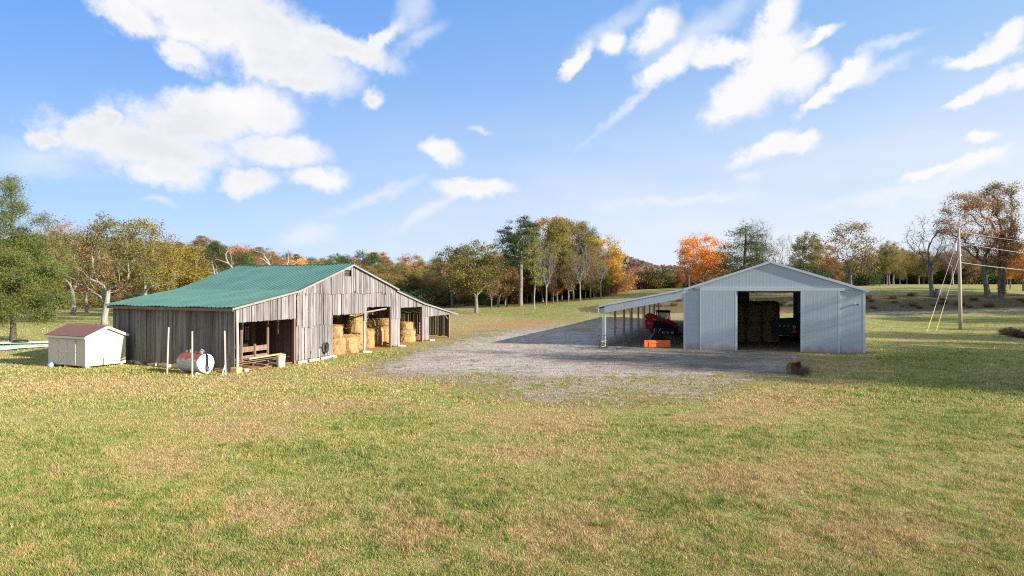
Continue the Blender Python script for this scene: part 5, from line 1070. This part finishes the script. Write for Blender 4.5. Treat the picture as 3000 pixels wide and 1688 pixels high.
P1('round2',2605,0,702,'rounded olive tree on the crest left of the leaning tree',Y=150,name='broadleaf_tree',col=lin((140,122,58)),hue=.55,wide=.8)
P1('bareL',2732,872,612,'tall leaning nearly leafless tree with a dark stump at its foot',name='bare_tree',col=OLIVE,wide=1.0)
P1('bare',2790,0,668,'fine-twigged leafless tree behind the utility pole',Y=150,name='bare_tree',wide=.9)
P1('reach',2895,874,553,'large tree with rusty leaves reaching left over the utility pole',name='broadleaf_tree',col=lin((168,118,74)),hue=.5,wide=1.1)
P1('ivyT',2935,873,521,'tallest vine-clad tree with upright limbs near the right edge',name='broadleaf_tree',col=lin((135,108,62)),hue=.8,wide=.95)
P1('round',3000,0,690,'orange leaved tree at the very right edge',Y=104,name='broadleaf_tree',col=lin((205,140,62)),hue=.45,wide=1.0)
P1('round2',2960,0,740,'low orange brown tree right of the vine-clad tree',Y=112,name='broadleaf_tree',col=lin((190,128,60)),hue=.5,wide=.9)
for i in range(52):
    px=2530+i*11+q0.uniform(-9,9); Y=q0.uniform(160,205); p=at(px,Y); pt=q0.uniform(708,775); plant(q0.choice(['round','round2','sparseD','sparseD','bare']),p,topH(p,pt),'tree in the long wood line along the right-hand crest',name='broadleaf_tree',col=q0.choice([BRN,OLIVE,lin((110,95,62)),DGR,lin((175,130,60)),TAN]),hue=.6,rz=i*2.1,wide=q0.uniform(.8,1.1),group='wood line along the right-hand crest')
for i in range(22):
    px=2080+i*22; Y=q0.uniform(150,185); p=at(px,Y); plant(q0.choice(['round','round2','sparseD']),p,topH(p,q0.uniform(765,800)),'dull tree in the row behind the pole barn',name='broadleaf_tree',col=q0.choice([BRN,OLIVE,TAN,DGR,RUST]),hue=.6,rz=i*2.1,wide=1.1,group='row of trees behind the pole barn')
for i in range(46):
    px=2520+i*12+q0.uniform(-6,6); p=at(px,q0.uniform(178,192)); plant('thicket',p,q0.uniform(6,9.5),'dense thicket at the foot of the right-hand wood line',name='thicket',cat='bush',col=q0.choice([BRN,DGR,GRN,OLIVE,lin((90,75,55))]),hue=.6,rz=i*1.7,wide=q0.uniform(1,1.4),group='thickets below the right-hand wood line')
for i in range(16):
    px=1440+i*24+q0.uniform(-6,6); p=at(px,q0.uniform(138,150)); plant('thicket',p,q0.uniform(5,8.5),'leafy thicket filling the shade inside the grove',name='thicket',cat='bush',col=q0.choice([OLIVE,DGR,GRN,BRN,RUST]),hue=.6,rz=i*1.7,wide=q0.uniform(.8,1.1),group='thickets inside the grove')
for i in range(24):
    px=2070+i*20+q0.uniform(-8,8); p=at(px,q0.uniform(140,160)); plant('thicket',p,q0.uniform(4,6.5),'dense thicket in the row behind the pole barn',name='thicket',cat='bush',col=q0.choice([BRN,OLIVE,DGR,TAN]),hue=.6,rz=i*1.7,wide=1.2,group='thickets behind the pole barn')
for i in range(24):
    px=1780+i*12+q0.uniform(-6,6); p=at(px,q0.uniform(168,180)); plant('thicket',p,q0.uniform(3.5,6),'dense thicket in the low wood line beyond the crest',name='thicket',cat='bush',col=q0.choice([BRN,OLIVE,DGR,lin((110,80,70))]),hue=.6,rz=i*1.7,wide=1.2,group='thickets beyond the crest')
for i in range(60):
    px=-60+i*27+q0.uniform(-8,8); p=at(px,q0.uniform(140,165)); plant('thicket',p,q0.uniform(4.5,8),'dense thicket at the foot of the wood beyond the barn',name='thicket',cat='bush',col=q0.choice([BRN,OLIVE,DGR,DGR,GRN,RUST]),hue=.6,rz=i*1.7,wide=1.25,group='thickets at the foot of the wood')
# --- wooded slope behind the old barn
WC=[(lin((140,116,70)),4),(RUST,2),(OLIVE,5),(GRN,4),(DGR,4),(lin((158,118,74)),2),(lin((175,98,62)),1),(TAN,3),(lin((196,140,60)),1)]
WL=[c for c,n_ in WC for _ in range(n_)]
def skyline(px):
    return np.interp(px,[-100,100,300,560,700,800,900,1000,1080,1150,1250,1350,1450,1560],[700,690,690,704,715,735,738,745,738,752,752,752,745,720])
k=0
for row,(Y0,dy,lift,step_) in enumerate(((150,8,52,40),(172,8,26,36),(198,9,8,34),(226,10,-2,34))):
    px=-60+row*13
    while px<1560:
        Y=Y0+q0.uniform(-dy,dy); p=at(px,Y); pt=skyline(px)+lift+q0.uniform(-14,16); c=q0.choice(WL); key=q0.choice(['round','round2','round','tall2','pineS','sparseD'] if c not in (DGR,GRN) else ['pineS','cedar','round2'])
        pn=name_='pine_tree' if key=='pineS' else ('cedar_tree' if key=='cedar' else 'broadleaf_tree')
        h=max(6,topH(p,pt)); kind={'pine_tree':'pine','cedar_tree':'cedar','broadleaf_tree':'broadleaf tree'}[pn]
        plant(key,p,h,'%s in the mixed autumn wood on the slope beyond the weathered barn'%kind,name=pn,col=tuple(x*q0.uniform(.85,1.2) for x in c),hue=.6,rz=q0.uniform(0,6),wide=q0.uniform(1.0,1.35)*(12/h if h>14 and key.startswith('round') else 1),group='wood on the slope beyond the barn')
        px+=step_*q0.uniform(.75,1.25); k+=1
for i in range(46):
    px=130+i*31+q0.uniform(-12,12); Y=q0.uniform(128,144); p=at(px,Y); plant('shrub',p,q0.uniform(2.2,4.5),'bush along the lower edge of the wood beyond the barn',name='bush',cat='bush',col=q0.choice([OLIVE,DGR,BRN,RUST,DGR]),hue=.6,rz=i*.9,wide=q0.uniform(1,1.6),group='bushes along the wood edge')
# --- trees out of frame to the right whose shade falls across the lawn and the gravel
for i,(x,y,h,key) in enumerate([(50,27,15,'oakB'),(58,34,13,'oakA'),(66,24,16,'oakB'),(74,36,14,'oakB'),(60,15,13,'round'),(46,17,11,'round'),(77,80,15,'oakB'),(84,84,16,'oakA'),(91,89,15,'oakB'),(72,44,14,'oakB'),(62,26,13,'round'),(53,22,14,'round'),(48,24,12,'round2'),(56,30,14,'tall2'),(68,40,15,'tall2'),(62,44,14,'oakB'),(84,50,14,'oakB'),(88,66,15,'oakA'),(98,74,16,'oakB'),(108,64,15,'oakB'),(92,80,13,'round'),(52,20,21,'slim'),(58,18,20,'sparseD'),(64,12,22,'tall2'),(50,23,19,'sparse')]):
    plant(key,(x,y,tz(x,y)),h,'tree beyond the right edge of the field that shades the lawn',name='broadleaf_tree',col=lin((140,118,58)),hue=.5,rz=i*1.1,group='shade trees beyond the right edge')
# --- weeds and brush
for i in range(13):
    p=hit(2352+q0.gauss(0,10),1097+q0.gauss(0,5)); plant('weed',p,q0.uniform(.2,.42),'dead reddish weed growing around the old rusty bucket',name='weed',cat='weed',col=lin((150,95,58)),hue=.3,rz=i,wide=1.1,group='dead weeds around the rusty bucket')
for i in range(6):
    p=hit(2945+i*16+q0.uniform(-5,5),990+q0.uniform(-7,9)); plant('shrub',p,q0.uniform(.5,.85),'low dark reddish bramble in the lawn at the right edge',name='bramble',cat='bush',col=lin((95,70,52)),hue=.4,rz=i,wide=1.5,group='brambles at the right edge of the lawn')
for i in range(40):
    px=q0.uniform(1900,3010); py=q0.uniform(870,908) if px>2520 else q0.uniform(885,905); p=hit(px,py); plant('shrub',p,q0.uniform(.3,.75),'low brown brush on the steep bank',name='brush',cat='bush',col=q0.choice([BRN,OLIVE,lin((112,92,66))]),hue=.3,rz=i,wide=1.6,group='brush on the bank')
p=hit(2748,873); m=MB(); m.tube([(0,0,-.1),(0,0,.5),(.05,0,1.15)],[.6,.5,.42],12); o=m.build('tree_stump',BK_DARK,smooth=True); o.location=p; tag(o,'thick dark stump at the foot of the leaning tree','stump')
for px,py,h in ((1318,1540,.34),(1290,1605,.3),(650,1310,.22),(1760,1545,.26),(1960,1220,.25)):
    g=hit(px,py); qq=np.random.default_rng(int(px)); nb=120; a=qq.uniform(0,6.28,nb); l=qq.uniform(.3,1,nb); V=np.empty((nb,3,3)); r0=qq.uniform(0,.12,nb); V[:,0]=np.stack([np.cos(a)*r0-.006*np.sin(a),np.sin(a)*r0+.006*np.cos(a),0*a],1); V[:,1]=np.stack([np.cos(a)*r0+.006*np.sin(a),np.sin(a)*r0-.006*np.cos(a),0*a],1); V[:,2]=np.stack([np.cos(a)*(r0+h*.7*l),np.sin(a)*(r0+h*.7*l),h*.55*qq.uniform(.4,1,nb)],1)
    o=mobj('grass_clump',npmesh('grass_clump',V.reshape(-1,3),3,M_LEAF),loc=g); o.color=(*lin((135,150,62)),.2); tag(o,'tall bright green grass clump standing out of the short turf','grass clump','tall grass clumps in the field')
# far hills under forest
def hill(x0,y0,rx,ry,h,seed,label):
    q=np.random.default_rng(seed); n=16000; r=np.sqrt(q.random(n)); t=q.uniform(0,6.283,n); X=r*np.cos(t)*rx; Y=r*np.sin(t)*ry; Z=h*np.clip(1-r**2,0,1)**1.1+q.uniform(0,9,n)*(.4+.6*np.sin(X*.05+1)**2)+8
    V=leaves(q,np.stack([X,Y,Z],1),3.0,.8); o=mobj('wooded_hill',npmesh('wooded_hill',V,4,M_LEAF),loc=(x0,y0,0)); o.color=(*lin((128,104,92)),.5); return tag(o,label,'wooded hill',kind='stuff')
hill(100,640,95,60,19,1,'distant hill covered in dull brown woods'); hill(190,700,150,60,8,2,'lower distant hill covered in dull woods')
